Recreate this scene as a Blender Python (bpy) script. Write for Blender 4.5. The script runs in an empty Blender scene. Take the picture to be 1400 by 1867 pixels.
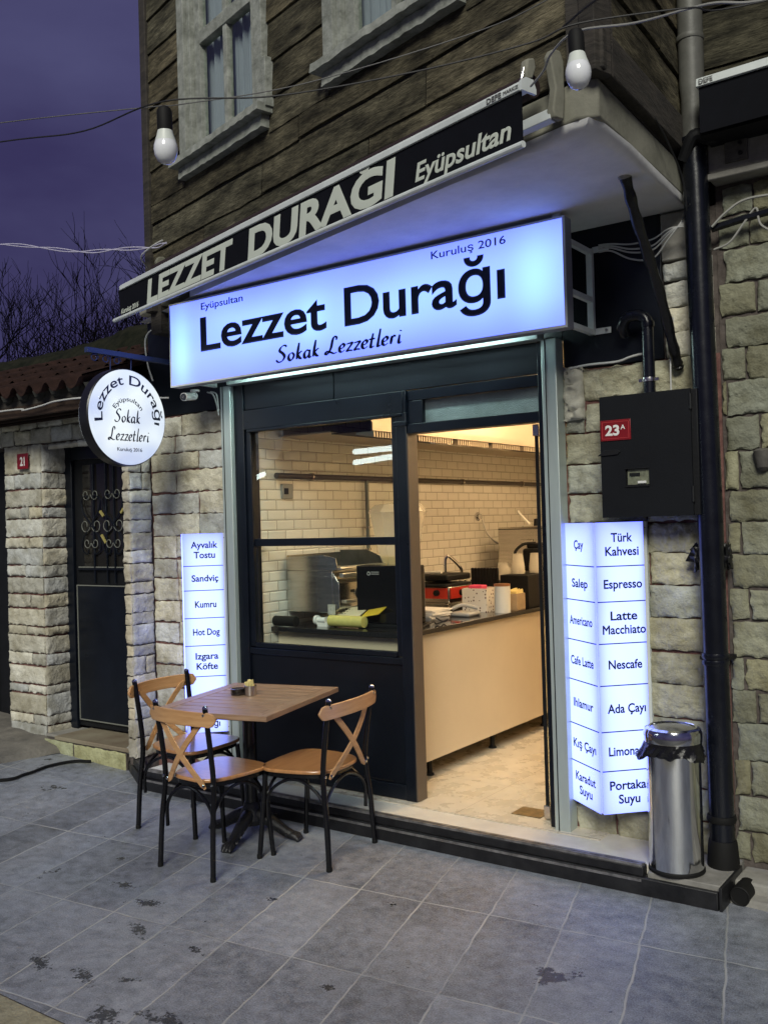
import bpy, math, random
from mathutils import Vector, Matrix, noise
R = math.radians
sc = bpy.context.scene
random.seed(7)

# ------------------------------------------------------------------ camera
cd = bpy.data.cameras.new('camera'); cam = bpy.data.objects.new('camera', cd); sc.collection.objects.link(cam)
yaw, pitch, roll = -0.6195286, 0.01009733, -0.02869068
fw = Vector((math.sin(yaw)*math.cos(pitch), math.cos(yaw)*math.cos(pitch), math.sin(pitch)))
r0 = Vector((math.cos(yaw), -math.sin(yaw), 0)); u0 = r0.cross(fw)
rr = r0*math.cos(roll)+u0*math.sin(roll); uu = -r0*math.sin(roll)+u0*math.cos(roll)
M = Matrix((rr, uu, -fw)).transposed().to_4x4(); M.translation = (0, 0, 1.7)
cam.matrix_world = M
cd.sensor_fit = 'HORIZONTAL'; cd.sensor_width = 36; cd.lens = 36*1732.7/1400
cd.clip_start = 0.05; cd.clip_end = 500
sc.camera = cam

# ------------------------------------------------------------------ world, key light, exposure
sc.view_settings.view_transform = 'Standard'; sc.view_settings.look = 'None'
sc.view_settings.exposure = 1.0; sc.view_settings.gamma = 1
w = bpy.data.worlds.new('World'); sc.world = w; w.use_nodes = True
nt = w.node_tree; bg = nt.nodes['Background']
sky = nt.nodes.new('ShaderNodeTexSky'); sky.sky_type = 'NISHITA'; sky.sun_disc = False
SUN_EL, SUN_ROT = R(33), R(150)
sky.sun_elevation = R(-4); sky.sun_rotation = R(150)
tc = nt.nodes.new('ShaderNodeTexCoord'); mp = nt.nodes.new('ShaderNodeMapping'); mp.inputs['Scale'].default_value = (1.3, 1.3, 3.2)
nz = nt.nodes.new('ShaderNodeTexNoise'); nz.inputs['Scale'].default_value = 1.9; nz.inputs['Detail'].default_value = 5
cr = nt.nodes.new('ShaderNodeValToRGB'); e = cr.color_ramp.elements
e[0].position = .35; e[0].color = (.24, .21, .66, 1); e[1].position = .78; e[1].color = (.56, .56, 1.28, 1)
mx = nt.nodes.new('ShaderNodeMixRGB'); mx.blend_type = 'ADD'; mx.inputs[0].default_value = 1
nt.links.new(tc.outputs['Generated'], mp.inputs[0]); nt.links.new(mp.outputs[0], nz.inputs['Vector'])
nt.links.new(nz.outputs[0], cr.inputs[0]); nt.links.new(cr.outputs[0], mx.inputs[1])
nt.links.new(sky.outputs[0], mx.inputs[2]); nt.links.new(mx.outputs[0], bg.inputs[0])
bg.inputs[1].default_value = 0.075
ld = bpy.data.lights.new('sun', 'SUN'); lo = bpy.data.objects.new('sun', ld); sc.collection.objects.link(lo)
ld.energy = 1.42; ld.angle = R(22); ld.color = (1.0, .985, .86)
lo.rotation_euler = Vector((.42, -.85, .66)).to_track_quat('Z', 'Y').to_euler()

# ------------------------------------------------------------------ materials
MATS = {}
def mat(name, col, rough=.6, metal=0., var=.0, scale=8., bump=0., bscale=40., stretch=(1, 1, 1), col2=None, emit=None, spec=.5, coat=0., attr=False, rvar=0., detail=6):
    if name in MATS: return MATS[name]
    m = bpy.data.materials.new(name); MATS[name] = m; m.use_nodes = True
    n = m.node_tree.nodes; L = m.node_tree.links; b = n['Principled BSDF']
    b.inputs['Base Color'].default_value = (*col, 1); b.inputs['Roughness'].default_value = rough
    b.inputs['Metallic'].default_value = metal; b.inputs['Specular IOR Level'].default_value = spec
    b.inputs['Coat Weight'].default_value = coat; b.inputs['Coat Roughness'].default_value = .15
    if emit: b.inputs['Emission Color'].default_value = (*emit[0], 1); b.inputs['Emission Strength'].default_value = emit[1]
    t = n.new('ShaderNodeTexCoord'); mpn = n.new('ShaderNodeMapping'); mpn.inputs['Scale'].default_value = stretch
    L.new(t.outputs['Object'], mpn.inputs[0])
    if var or col2:
        nn = n.new('ShaderNodeTexNoise'); nn.inputs['Scale'].default_value = scale; nn.inputs['Detail'].default_value = detail; nn.inputs['Roughness'].default_value = .65
        L.new(mpn.outputs[0], nn.inputs['Vector'])
        rp = n.new('ShaderNodeValToRGB'); a, c = rp.color_ramp.elements
        a.position = .32; c.position = .68
        c2 = col2 if col2 else tuple(min(1, x*(1+var)) for x in col)
        c1 = col if col2 else tuple(x*(1-var) for x in col)
        a.color = (*c1, 1); c.color = (*c2, 1)
        L.new(nn.outputs[0], rp.inputs[0]); out = rp.outputs[0]
        if attr:
            at = n.new('ShaderNodeAttribute'); at.attribute_name = 'tone'
            mm = n.new('ShaderNodeMixRGB'); mm.blend_type = 'MULTIPLY'; mm.inputs[0].default_value = 1
            L.new(out, mm.inputs[1]); L.new(at.outputs['Color'], mm.inputs[2]); out = mm.outputs[0]
        L.new(out, b.inputs['Base Color'])
        if rvar:
            mr = n.new('ShaderNodeMapRange'); mr.inputs[3].default_value = max(.02, rough-rvar); mr.inputs[4].default_value = rough+rvar
            L.new(nn.outputs[0], mr.inputs[0]); L.new(mr.outputs[0], b.inputs['Roughness'])
    if bump:
        n2 = n.new('ShaderNodeTexNoise'); n2.inputs['Scale'].default_value = bscale; n2.inputs['Detail'].default_value = 7; n2.inputs['Roughness'].default_value = .6
        L.new(mpn.outputs[0], n2.inputs['Vector'])
        bp = n.new('ShaderNodeBump'); bp.inputs['Strength'].default_value = bump; bp.inputs['Distance'].default_value = .01
        L.new(n2.outputs[0], bp.inputs['Height']); L.new(bp.outputs[0], b.inputs['Normal'])
    return m
BLACK = mat('black_lacquer', (.0045, .0065, .0115), .30, spec=.32, var=.35, scale=3, bump=.04, bscale=30, rvar=.10)
BLACKM = mat('black_matt', (.005, .0055, .007), .6, spec=.3, var=.3, scale=10, bump=.15, bscale=60)
BPANEL = mat('black_panel', (.0035, .005, .0085), .36, spec=.35, var=.35, scale=1.5, rvar=.08, bump=.03, bscale=8)
CHAIRM = mat('chair_black_metal', (.003, .003, .004), .26, spec=.4, bump=.08, bscale=90, var=.3)
ALU = mat('aluminium_post', (.42, .48, .46), .38, metal=.35, var=.08, scale=5, stretch=(3, 3, .4), bump=.03, rvar=.1)
ALUW = mat('white_profile', (.58, .62, .62), .45, var=.12, scale=6, bump=.05)
STEEL = mat('brushed_steel', (.55, .53, .50), .24, metal=1, var=.12, scale=5, stretch=(1, 1, 12), bump=.02, bscale=60, rvar=.08)
CHROME = mat('polished_steel', (.62, .63, .64), .11, metal=1, var=.06, scale=3, bump=.015, bscale=9, rvar=.05, stretch=(1, 1, .3))
STONE = mat('split_stone', (.34, .315, .235), .92, spec=.25, col2=(.68, .665, .58), scale=7, bump=1.0, bscale=55, attr=True, detail=12)
MORTAR = mat('red_mortar', (.075, .030, .028), .95, col2=(.21, .105, .09), scale=16, bump=.6, bscale=50)
MORTARG = mat('grey_mortar', (.05, .040, .035), .95, col2=(.12, .10, .09), scale=16, bump=.6, bscale=50)
PLASTER = mat('old_plaster', (.13, .13, .10), .92, col2=(.25, .245, .20), scale=3.2, bump=.35, bscale=26)
SOFFIT = mat('soffit_paint', (.56, .56, .57), .85, col2=(.74, .74, .75), scale=2.6, bump=.25, bscale=20)
CONC = mat('concrete', (.20, .19, .17), .92, col2=(.33, .32, .29), scale=5, bump=.6, bscale=30)
MARBLE = mat('threshold_marble', (.46, .43, .38), .42, col2=(.60, .57, .50), scale=5, bump=.08, bscale=40, rvar=.15)
GRANITE = mat('black_granite', (.006, .006, .007), .42, spec=.35, col2=(.020, .020, .022), scale=9, bump=.12, bscale=60, rvar=.12)
COUNTERTOP = mat('counter_granite', (.012, .012, .014), .09, var=.4, scale=60)
CREAM = mat('cream_panel', (.58, .49, .36), .24, var=.04, scale=2, bump=.02, bscale=5)
SEATW = mat('beech_seat', (.34, .155, .055), .30, col2=(.48, .24, .095), scale=5, stretch=(1, 9, 1), bump=.04, bscale=30, coat=.7)
RAILW = mat('beech_rail', (.38, .20, .085), .42, col2=(.52, .30, .14), scale=5, stretch=(1, 2, 12), bump=.05, bscale=30, coat=.15)
TABLEW = mat('table_wood', (.20, .118, .070), .42, col2=(.36, .235, .150), scale=7, stretch=(.8, 9, 9), bump=.12, bscale=22)
GROOVE = mat('table_groove', (.03, .018, .012), .9)
IRON = mat('cast_iron', (.018, .018, .02), .42, metal=.4, var=.4, scale=30, bump=.5, bscale=60)
WHITEP = mat('flaked_white_paint', (.15, .16, .14), .8, col2=(.34, .355, .325), scale=13, stretch=(1, 1, 1), bump=.6, bscale=45)
SIDING = mat('weathered_boards', (.014, .013, .010), .9, spec=.15, col2=(.125, .110, .072), scale=3.2, stretch=(1.2, 1.2, 6), bump=.9, bscale=12, attr=True, detail=9)
def weather(m):
    n = m.node_tree.nodes; L = m.node_tree.links; b = n['Principled BSDF']; src = b.inputs['Base Color'].links[0].from_socket; t = n.new('ShaderNodeTexCoord')
    def layer(sc_, st, lo, hi, p0, p1, src):
        mp_ = n.new('ShaderNodeMapping'); mp_.inputs['Scale'].default_value = st; L.new(t.outputs['Object'], mp_.inputs[0]); q = n.new('ShaderNodeTexNoise'); q.inputs['Scale'].default_value = sc_; q.inputs['Detail'].default_value = 8; q.inputs['Roughness'].default_value = .7; L.new(mp_.outputs[0], q.inputs['Vector'])
        r = n.new('ShaderNodeMapRange'); r.inputs[1].default_value = p0; r.inputs[2].default_value = p1; r.inputs[3].default_value = lo; r.inputs[4].default_value = hi; L.new(q.outputs[0], r.inputs[0])
        mm = n.new('ShaderNodeMixRGB'); mm.blend_type = 'MULTIPLY'; mm.inputs[0].default_value = 1; L.new(src, mm.inputs[1]); L.new(r.outputs[0], mm.inputs[2]); return mm.outputs[0]
    o = layer(22, (1, 1, 11), .45, 1.35, .36, .62, src); o = layer(1.5, (1, 1, 1.6), .35, 1.25, .36, .60, o); o = layer(60, (1, 1, 1), .55, 1.1, .30, .42, o)
    L.new(o, b.inputs['Base Color']); return m
weather(SIDING)
DARKW = mat('dark_timber', (.016, .014, .012), .85, col2=(.05, .042, .034), scale=6, stretch=(1, 1, 5), bump=.6, bscale=16)
TERRA = mat('terracotta', (.014, .008, .007), .95, spec=.15, col2=(.040, .021, .017), scale=9, bump=.5, bscale=40)
MOSS = mat('roof_moss', (.006, .008, .005), 1, spec=.1, col2=(.022, .022, .014), scale=9, bump=1, bscale=22)
BROWNM = mat('brown_moulding', (.018, .011, .008), .7, spec=.3, col2=(.045, .027, .018), scale=7, bump=.3, bscale=30)
SIGNTXT = mat('navy_vinyl', (.006, .009, .030), .5)
AWNTXT = mat('awning_print', (.52, .56, .50), .8)
AWNF = mat('black_awning_fabric', (.0035, .004, .007), .8, spec=.15, var=.3, scale=4, bump=.12, bscale=300)
REDP = mat('red_enamel', (.20, .010, .014), .3, var=.15, scale=12)
WHITEE = mat('white_enamel', (.75, .75, .72), .4)
WIRE = mat('pale_cable', (.48, .48, .47), .6)
WIREB = mat('black_cable', (.012, .012, .014), .6)
PIPEB = mat('black_pipe', (.004, .005, .009), .26, spec=.45, var=.3, scale=9, bump=.06, bscale=30, rvar=.1)
PIPEG = mat('grey_pipe', (.10, .10, .09), .5, var=.3, scale=6, bump=.15, bscale=30)
BULBW = mat('opal_bulb', (.78, .80, .84), .14, coat=.6)
BULBN = mat('bulb_neck', (.62, .66, .62), .4)
PAPER = mat('sugar_paper', (.70, .60, .26), .8, var=.15, scale=40)
KRAFT = mat('kraft_card', (.34, .25, .15), .8, var=.1, scale=20)
WHITEC = mat('white_plastic', (.72, .72, .70), .35)
YELLOW = mat('yellow_plastic', (.72, .52, .05), .3)
ROLLC = mat('film_roll', (.55, .50, .16), .25, var=.1, scale=30)
JUICE = mat('orange_juice', (.85, .58, .04), .2)
CURT = mat('net_curtain', (.26, .28, .33), .9, var=.12, scale=3, stretch=(10, 10, .4), bump=.5, bscale=8)
BARK = mat('bark', (.0035, .003, .0045), 1, spec=.05, var=.4, scale=20)
LEAFD = mat('dark_evergreen', (.003, .004, .003), 1, spec=.05, var=.4, scale=20)
BLUEI = mat('blue_iron', (.018, .03, .10), .55)
LENS = mat('lens_black', (.004, .004, .006), .08)
RUBBER = mat('black_rubber', (.004, .004, .004), .7, spec=.3)
BAG = mat('bin_liner', (.006, .006, .007), .22, bump=.6, bscale=30)
REDCUP = mat('red_panel', (.50, .035, .02), .4)
GOLD = mat('gold_leaf_paint', (.42, .36, .12), .5, metal=.3)
CREAMI = mat('pale_iron', (.16, .165, .145), .6)
PINK = mat('pink_packet', (.62, .06, .14), .5)

def glass_mat(name, tint=(1, 1, 1), refl=1.0, rough=.0, ior=1.5):
    m = bpy.data.materials.new(name); m.use_nodes = True; n = m.node_tree.nodes; L = m.node_tree.links
    n.remove(n['Principled BSDF']); o = n['Material Output']
    tr = n.new('ShaderNodeBsdfTransparent'); tr.inputs[0].default_value = (*tint, 1)
    gl = n.new('ShaderNodeBsdfGlossy'); gl.inputs['Roughness'].default_value = rough; gl.inputs[0].default_value = (refl, refl, refl, 1)
    fr = n.new('ShaderNodeFresnel'); fr.inputs[0].default_value = ior
    ge = n.new('ShaderNodeNewGeometry'); ml = n.new('ShaderNodeMath'); ml.operation = 'MULTIPLY'; iv = n.new('ShaderNodeMath'); iv.operation = 'SUBTRACT'; iv.inputs[0].default_value = 1
    L.new(ge.outputs['Backfacing'], iv.inputs[1]); L.new(fr.outputs[0], ml.inputs[0]); L.new(iv.outputs[0], ml.inputs[1])
    mxs = n.new('ShaderNodeMixShader'); L.new(ml.outputs[0], mxs.inputs[0]); L.new(tr.outputs[0], mxs.inputs[1]); L.new(gl.outputs[0], mxs.inputs[2]); L.new(mxs.outputs[0], o.inputs[0])
    return m
GLASS = glass_mat('window_glass', (.93, .96, .94))
GLASSC = mat('frosted_plastic', (.80, .78, .70), .25)
_b = GLASSC.node_tree.nodes['Principled BSDF']; _b.inputs['Alpha'].default_value = .42
GLASSD = glass_mat('tinted_glass', (.35, .38, .36))

def emat(name, col, s):
    return mat(name, (0, 0, 0), .5, emit=(col, s))
TUBEW = emat('cool_tube', (.82, 1, .97), 9)
WARML = emat('warm_lamp', (1, .66, .33), 13)
LEDG = emat('led_strip_cool', (.66, .92, .86), 22)

def glow_mat(name, strength, rough=.28):
    """lit acrylic whose lamps shine unevenly from behind: the glow attribute holds the lamp pattern"""
    m = bpy.data.materials.new(name); m.use_nodes = True; n = m.node_tree.nodes; L = m.node_tree.links; b = n['Principled BSDF']
    b.inputs['Base Color'].default_value = (.12, .13, .15, 1); b.inputs['Roughness'].default_value = rough
    a = n.new('ShaderNodeAttribute'); a.attribute_name = 'tone'; L.new(a.outputs['Color'], b.inputs['Emission Color']); b.inputs['Emission Strength'].default_value = strength
    return m
def glow_grid(mb, O, U, W, H, nx, ny, f, N=None):
    O, U = Vector(O), Vector(U); vs = []; fs = []
    for j in range(ny+1):
        for i in range(nx+1):
            vs.append(O+U*(W*i/nx)+Vector((0, 0, H*j/ny))); mb.tone.append(f(i/nx, j/ny))
    for j in range(ny):
        for i in range(nx): q = j*(nx+1)+i; fs.append((q, q+1, q+nx+2, q+nx+1))
    mb.add(vs, fs)
def mixc(a, b, t):
    t = max(0, min(1, t)); return tuple(x+(y-x)*t for x, y in zip(a, b))
def sign_mat(name, base, hot, axis_scale, strength, scale, lo=.38, hi=.72, seed=0, face=None):
    m = bpy.data.materials.new(name); m.use_nodes = True; n = m.node_tree.nodes; L = m.node_tree.links; b = n['Principled BSDF']
    b.inputs['Base Color'].default_value = (.12, .13, .15, 1); b.inputs['Roughness'].default_value = .28
    t = n.new('ShaderNodeTexCoord'); mpn = n.new('ShaderNodeMapping'); mpn.inputs['Scale'].default_value = axis_scale; mpn.inputs['Location'].default_value = (seed, seed*.7, seed*.3)
    L.new(t.outputs['Object'], mpn.inputs[0]); nn = n.new('ShaderNodeTexNoise'); nn.inputs['Scale'].default_value = scale; nn.inputs['Detail'].default_value = 1.5
    L.new(mpn.outputs[0], nn.inputs['Vector'])
    rp = n.new('ShaderNodeValToRGB'); a, c = rp.color_ramp.elements; a.position = lo; c.position = hi; a.color = (*base, 1); c.color = (*hot, 1)
    L.new(nn.outputs[0], rp.inputs[0]); L.new(rp.outputs[0], b.inputs['Emission Color']); b.inputs['Emission Strength'].default_value = strength
    return m

# ------------------------------------------------------------------ object helpers
def link(o, parent=None):
    sc.collection.objects.link(o)
    if parent: o.parent = parent
    return o
def tag(o, label=None, cat=None, group=None, kind=None):
    if label: o['label'] = label
    if cat: o['category'] = cat
    if group: o['group'] = group
    if kind: o['kind'] = kind
    return o
def thing(name, label, cat, loc=(0, 0, 0), rz=0, group=None):
    o = bpy.data.objects.new(name, None); o.empty_display_size = .1; link(o); o.location = loc; o.rotation_euler = (0, 0, rz)
    return tag(o, label, cat, group)
def copy_tree(o, parent=None):
    c = o.copy(); link(c, parent)
    for ch in list(o.children): copy_tree(ch, c)
    return c

class MB:
    def __init__(s): s.v = []; s.f = []; s.m = []; s.t = None; s.tone = []
    def add(s, vs, fs, mi=0):
        o = len(s.v); s.v += [Vector(p) for p in vs]; s.f += [tuple(i+o for i in f) for f in fs]; s.m += [mi]*len(fs)
        return o
    def box(s, a, b, mi=0, mtx=None):
        x0, y0, z0 = a; x1, y1, z1 = b
        vs = [(x0, y0, z0), (x1, y0, z0), (x1, y1, z0), (x0, y1, z0), (x0, y0, z1), (x1, y0, z1), (x1, y1, z1), (x0, y1, z1)]
        if mtx is not None: vs = [mtx @ Vector(p) for p in vs]
        s.add(vs, [(0, 3, 2, 1), (4, 5, 6, 7), (0, 1, 5, 4), (1, 2, 6, 5), (2, 3, 7, 6), (3, 0, 4, 7)], mi); return s
    def prism(s, poly, z0, z1, mi=0):
        n = len(poly); vs = [(x, y, z0) for x, y in poly]+[(x, y, z1) for x, y in poly]
        s.add(vs, [tuple(range(n))[::-1], tuple(range(n, 2*n))]+[(i, (i+1) % n, n+(i+1) % n, n+i) for i in range(n)], mi); return s
    def extr(s, poly, d, mi=0):
        """poly: 3D points of one face, extruded by vector d"""
        n = len(poly); d = Vector(d); vs = [Vector(p) for p in poly]; vs += [p+d for p in vs]
        s.add(vs, [tuple(range(n))[::-1], tuple(range(n, 2*n))]+[(i, (i+1) % n, n+(i+1) % n, n+i) for i in range(n)], mi); return s
    def tube(s, pts, r, k=10, mi=0, cap=True, closed=False):
        pts = [Vector(p) for p in pts]; n = len(pts); rs = r if isinstance(r, (list, tuple)) else [r]*n
        up = None; rings = []
        for i, p in enumerate(pts):
            if closed: t = (pts[(i+1) % n]-pts[i-1])
            else: t = (pts[min(i+1, n-1)]-pts[max(i-1, 0)])
            t.normalize()
            if up is None: up = Vector((0, 0, 1)) if abs(t.z) < .9 else Vector((1, 0, 0))
            a = up-t*up.dot(t); a.normalize(); b = t.cross(a); up = a
            rings.append([p+(a*math.cos(2*math.pi*j/k)+b*math.sin(2*math.pi*j/k))*rs[i] for j in range(k)])
        vs = [q for ring in rings for q in ring]; fs = []
        m = n if closed else n-1
        for i in range(m):
            for j in range(k):
                a0 = i*k+j; a1 = i*k+(j+1) % k; b0 = ((i+1) % n)*k+j; b1 = ((i+1) % n)*k+(j+1) % k
                fs.append((a0, a1, b1, b0))
        if cap and not closed: fs += [tuple(range(k))[::-1], tuple(range((n-1)*k, n*k))]
        s.add(vs, fs, mi); return s
    def lathe(s, prof, c=(0, 0, 0), k=32, mi=0, axis='Z', cap=True):
        c = Vector(c); vs = []
        for r, z in prof:
            for j in range(k):
                a = 2*math.pi*j/k; p = (r*math.cos(a), r*math.sin(a), z)
                if axis == 'X': p = (z, r*math.cos(a), r*math.sin(a))
                if axis == 'Y': p = (r*math.cos(a), z, r*math.sin(a))
                vs.append(c+Vector(p))
        fs = []
        for i in range(len(prof)-1):
            for j in range(k): fs.append((i*k+j, i*k+(j+1) % k, (i+1)*k+(j+1) % k, (i+1)*k+j))
        if cap: fs += [tuple(range(k))[::-1], tuple(range((len(prof)-1)*k, len(prof)*k))]
        s.add(vs, fs, mi); return s
    def bar(s, a, b, w, h, mi=0, up=(0, 0, 1)):
        a, b = Vector(a), Vector(b); t = (b-a); L = t.length; t.normalize(); up = Vector(up)
        x = t.cross(up)
        if x.length < 1e-4: x = t.cross(Vector((1, 0, 0)))
        x.normalize(); y = x.cross(t)
        vs = [p+x*sx*w/2+y*sy*h/2 for p in (a, b) for sx, sy in ((-1, -1), (1, -1), (1, 1), (-1, 1))]
        s.add(vs, [(0, 1, 2, 3), (4, 7, 6, 5), (0, 4, 5, 1), (1, 5, 6, 2), (2, 6, 7, 3), (3, 7, 4, 0)], mi); return s
    def build(s, name, mats, parent=None, bevel=0, smooth=True, seg=2, ang=35):
        me = bpy.data.meshes.new(name)
        off = Vector((0, 0, 0))
        if parent is not None and parent.get('_w'): off = Vector(parent['_w'])
        me.from_pydata([tuple(p-off) for p in s.v], [], s.f); me.validate()
        if not isinstance(mats, (list, tuple)): mats = [mats]
        for m in mats: me.materials.append(m)
        if len(mats) > 1 and len(me.polygons) == len(s.m): me.polygons.foreach_set('material_index', s.m)
        if s.tone and len(s.tone) == len(me.vertices):
            at = me.color_attributes.new('tone', 'FLOAT_COLOR', 'POINT')
            at.data.foreach_set('color', [c for t in s.tone for c in (*t, 1)])
        if smooth:
            me.polygons.foreach_set('use_smooth', [True]*len(me.polygons)); me.set_sharp_from_angle(angle=R(ang))
        o = bpy.data.objects.new(name, me); link(o, parent)
        if parent is not None and parent.get('_w'): o['_w'] = parent['_w']
        if bevel:
            bm = o.modifiers.new('bevel', 'BEVEL'); bm.width = bevel; bm.segments = seg; bm.limit_method = 'ANGLE'; bm.angle_limit = R(40)
        return o
def wthing(name, label, cat, loc, group=None):
    """a thing whose parts are given in world coordinates"""
    o = thing(name, label, cat, loc, 0, group); o['_w'] = tuple(loc); return o
def box(a, b): return MB().box(a, b)
def spline(pts, n=8):
    P = [Vector(p) for p in pts]; P = [P[0]*2-P[1]]+P+[P[-1]*2-P[-2]]; out = []
    for i in range(1, len(P)-2):
        for k in range(n):
            t = k/n; a, b, c, d = P[i-1], P[i], P[i+1], P[i+2]
            out.append(.5*((2*b)+(c-a)*t+(2*a-5*b+4*c-d)*t*t+(-a+3*b-3*c+d)*t**3))
    out.append(P[-2]); return out
def wire(name, label, pts, r, m, n=8, cat='cable', group=None, sag=0):
    p = spline(pts, n); c = Vector(p[0]); mb = MB().tube([q-c for q in p], r, 6)
    o = mb.build(name, m); o.location = c; tag(o, label, cat, group); return o

# ------------------------------------------------------------------ lettering
_cap = None
def text_mesh(s, bold=0., shear=0., ext=0., space=1.0):
    c = bpy.data.curves.new('t', 'FONT'); c.body = s; c.size = 1; c.shear = shear; c.extrude = ext; c.bevel_depth = bold; c.bevel_resolution = 0; c.resolution_u = 4; c.space_character = space
    o = bpy.data.objects.new('t', c); sc.collection.objects.link(o); bpy.context.view_layer.update()
    me = bpy.data.meshes.new_from_object(o.evaluated_get(bpy.context.evaluated_depsgraph_get()))
    vs = [v.co.copy() for v in me.vertices]; fs = [tuple(p.vertices) for p in me.polygons]
    bpy.data.objects.remove(o); bpy.data.curves.remove(c); bpy.data.meshes.remove(me)
    return vs, fs
CAP = .70
def letters(parent, s, P, dx, up, width=None, cap=.1, m=SIGNTXT, bold=.02, shear=0, depth=.002, center=False, warp=None, space=1.0, name='lettering'):
    vs, fs = text_mesh(s, bold, shear, 0, space)
    x0 = min(v.x for v in vs); x1 = max(v.x for v in vs); z0 = min(v.z for v in vs); z1 = max(v.z for v in vs)
    sy = cap/CAP; sx = (width/(x1-x0)) if width else sy
    P = Vector(P); dx = Vector(dx).normalized(); up = Vector(up).normalized(); nn = dx.cross(up)
    W = (x1-x0)*sx; o0 = -W/2 if center else 0
    mb = MB(); out = []
    for v in vs:
        x = (v.x-x0)*sx+o0; y = v.y*sy; z = ((v.z-z0)/(z1-z0))*depth if z1 > z0 else depth
        if warp: x, y = warp(x, y)
        out.append(P+dx*x+up*y+nn*z)
    mb.add(out, fs); return mb.build(name, m, parent, smooth=False)
GL = {'S': ([[(.62, .88), (.5, 1.), (.3, .92), (.2, .7), (.38, .5), (.47, .28), (.32, .04), (.1, .0), (-.02, .14)]], .66),
 'o': ([[(.26, .47), (.1, .38), (.04, .16), (.14, .0), (.28, .08), (.36, .3), (.26, .47)]], .44),
 'k': ([[(.24, 1.), (.06, 0)], [(.4, .46), (.3, .42), (.14, .24)], [(.16, .26), (.24, .06), (.38, .0)]], .46),
 'a': ([[(.34, .4), (.2, .46), (.06, .28), (.06, .06), (.16, .0), (.32, .2)], [(.38, .47), (.32, .1), (.36, .0), (.46, .06)]], .48),
 'L': ([[(.6, .78), (.62, .94), (.5, 1.), (.4, .8), (.3, .35), (.12, .03), (.0, .04), (.04, .16), (.22, .12), (.44, .0), (.62, .04)]], .70),
 'e': ([[(.08, .2), (.26, .26), (.32, .4), (.22, .47), (.08, .32), (.06, .1), (.16, .0), (.34, .1)]], .40),
 'z': ([[(.04, .42), (.2, .45), (.34, .43), (.06, .03), (.2, .03), (.36, .0)]], .40),
 't': ([[(.24, .8), (.1, .12), (.14, .0), (.28, .06)], [(.02, .47), (.34, .49)]], .34),
 'l': ([[(.28, 1.), (.12, .12), (.15, .0), (.28, .06)]], .30),
 'r': ([[(.14, .47), (.06, 0)], [(.1, .26), (.2, .45), (.34, .42)]], .36),
 'i': ([[(.16, .47), (.1, .1), (.14, .0), (.24, .06)], [(.2, .66), (.23, .72)]], .26), ' ': ([], .3)}
def script(parent, s, P, dx, up, width, height, m=SIGNTXT, depth=.002, wt=.085):
    x = 0; strokes = []
    for ch in s:
        st, ad = GL[ch]
        for q in st: strokes.append([(x+a, b) for a, b in q])
        x += ad
    P = Vector(P); dx = Vector(dx).normalized(); up = Vector(up).normalized(); nn = dx.cross(up); sx = width/x
    mb = MB(); pen = Vector((math.cos(R(35)), math.sin(R(35)), 0))
    for q in strokes:
        pts = spline([(a, b, 0) for a, b in q], 6); n = len(pts); L = []; Rr = []
        for i, p in enumerate(pts):
            t = (pts[min(i+1, n-1)]-pts[max(i-1, 0)]).normalized(); nrm = Vector((-t.y, t.x, 0))
            wd = wt*(.30+.75*abs(nrm.dot(pen)))*(.55+.45*math.sin(math.pi*min(1, max(0, i/(n-1)))))
            L.append(p+nrm*wd/2); Rr.append(p-nrm*wd/2)
        def W(p, z): return P+dx*(p.x*sx)+up*(p.y*height)+nn*z
        vs = [W(p, depth) for p in L]+[W(p, depth) for p in Rr]+[W(p, 0) for p in L]+[W(p, 0) for p in Rr]
        fs = []
        for i in range(n-1):
            fs += [(i, n+i, n+i+1, i+1), (2*n+i, i, i+1, 2*n+i+1), (n+i, 3*n+i, 3*n+i+1, n+i+1)]
        mb.add(vs, fs)
    return mb.build('lettering', m, parent, smooth=False)

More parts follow.
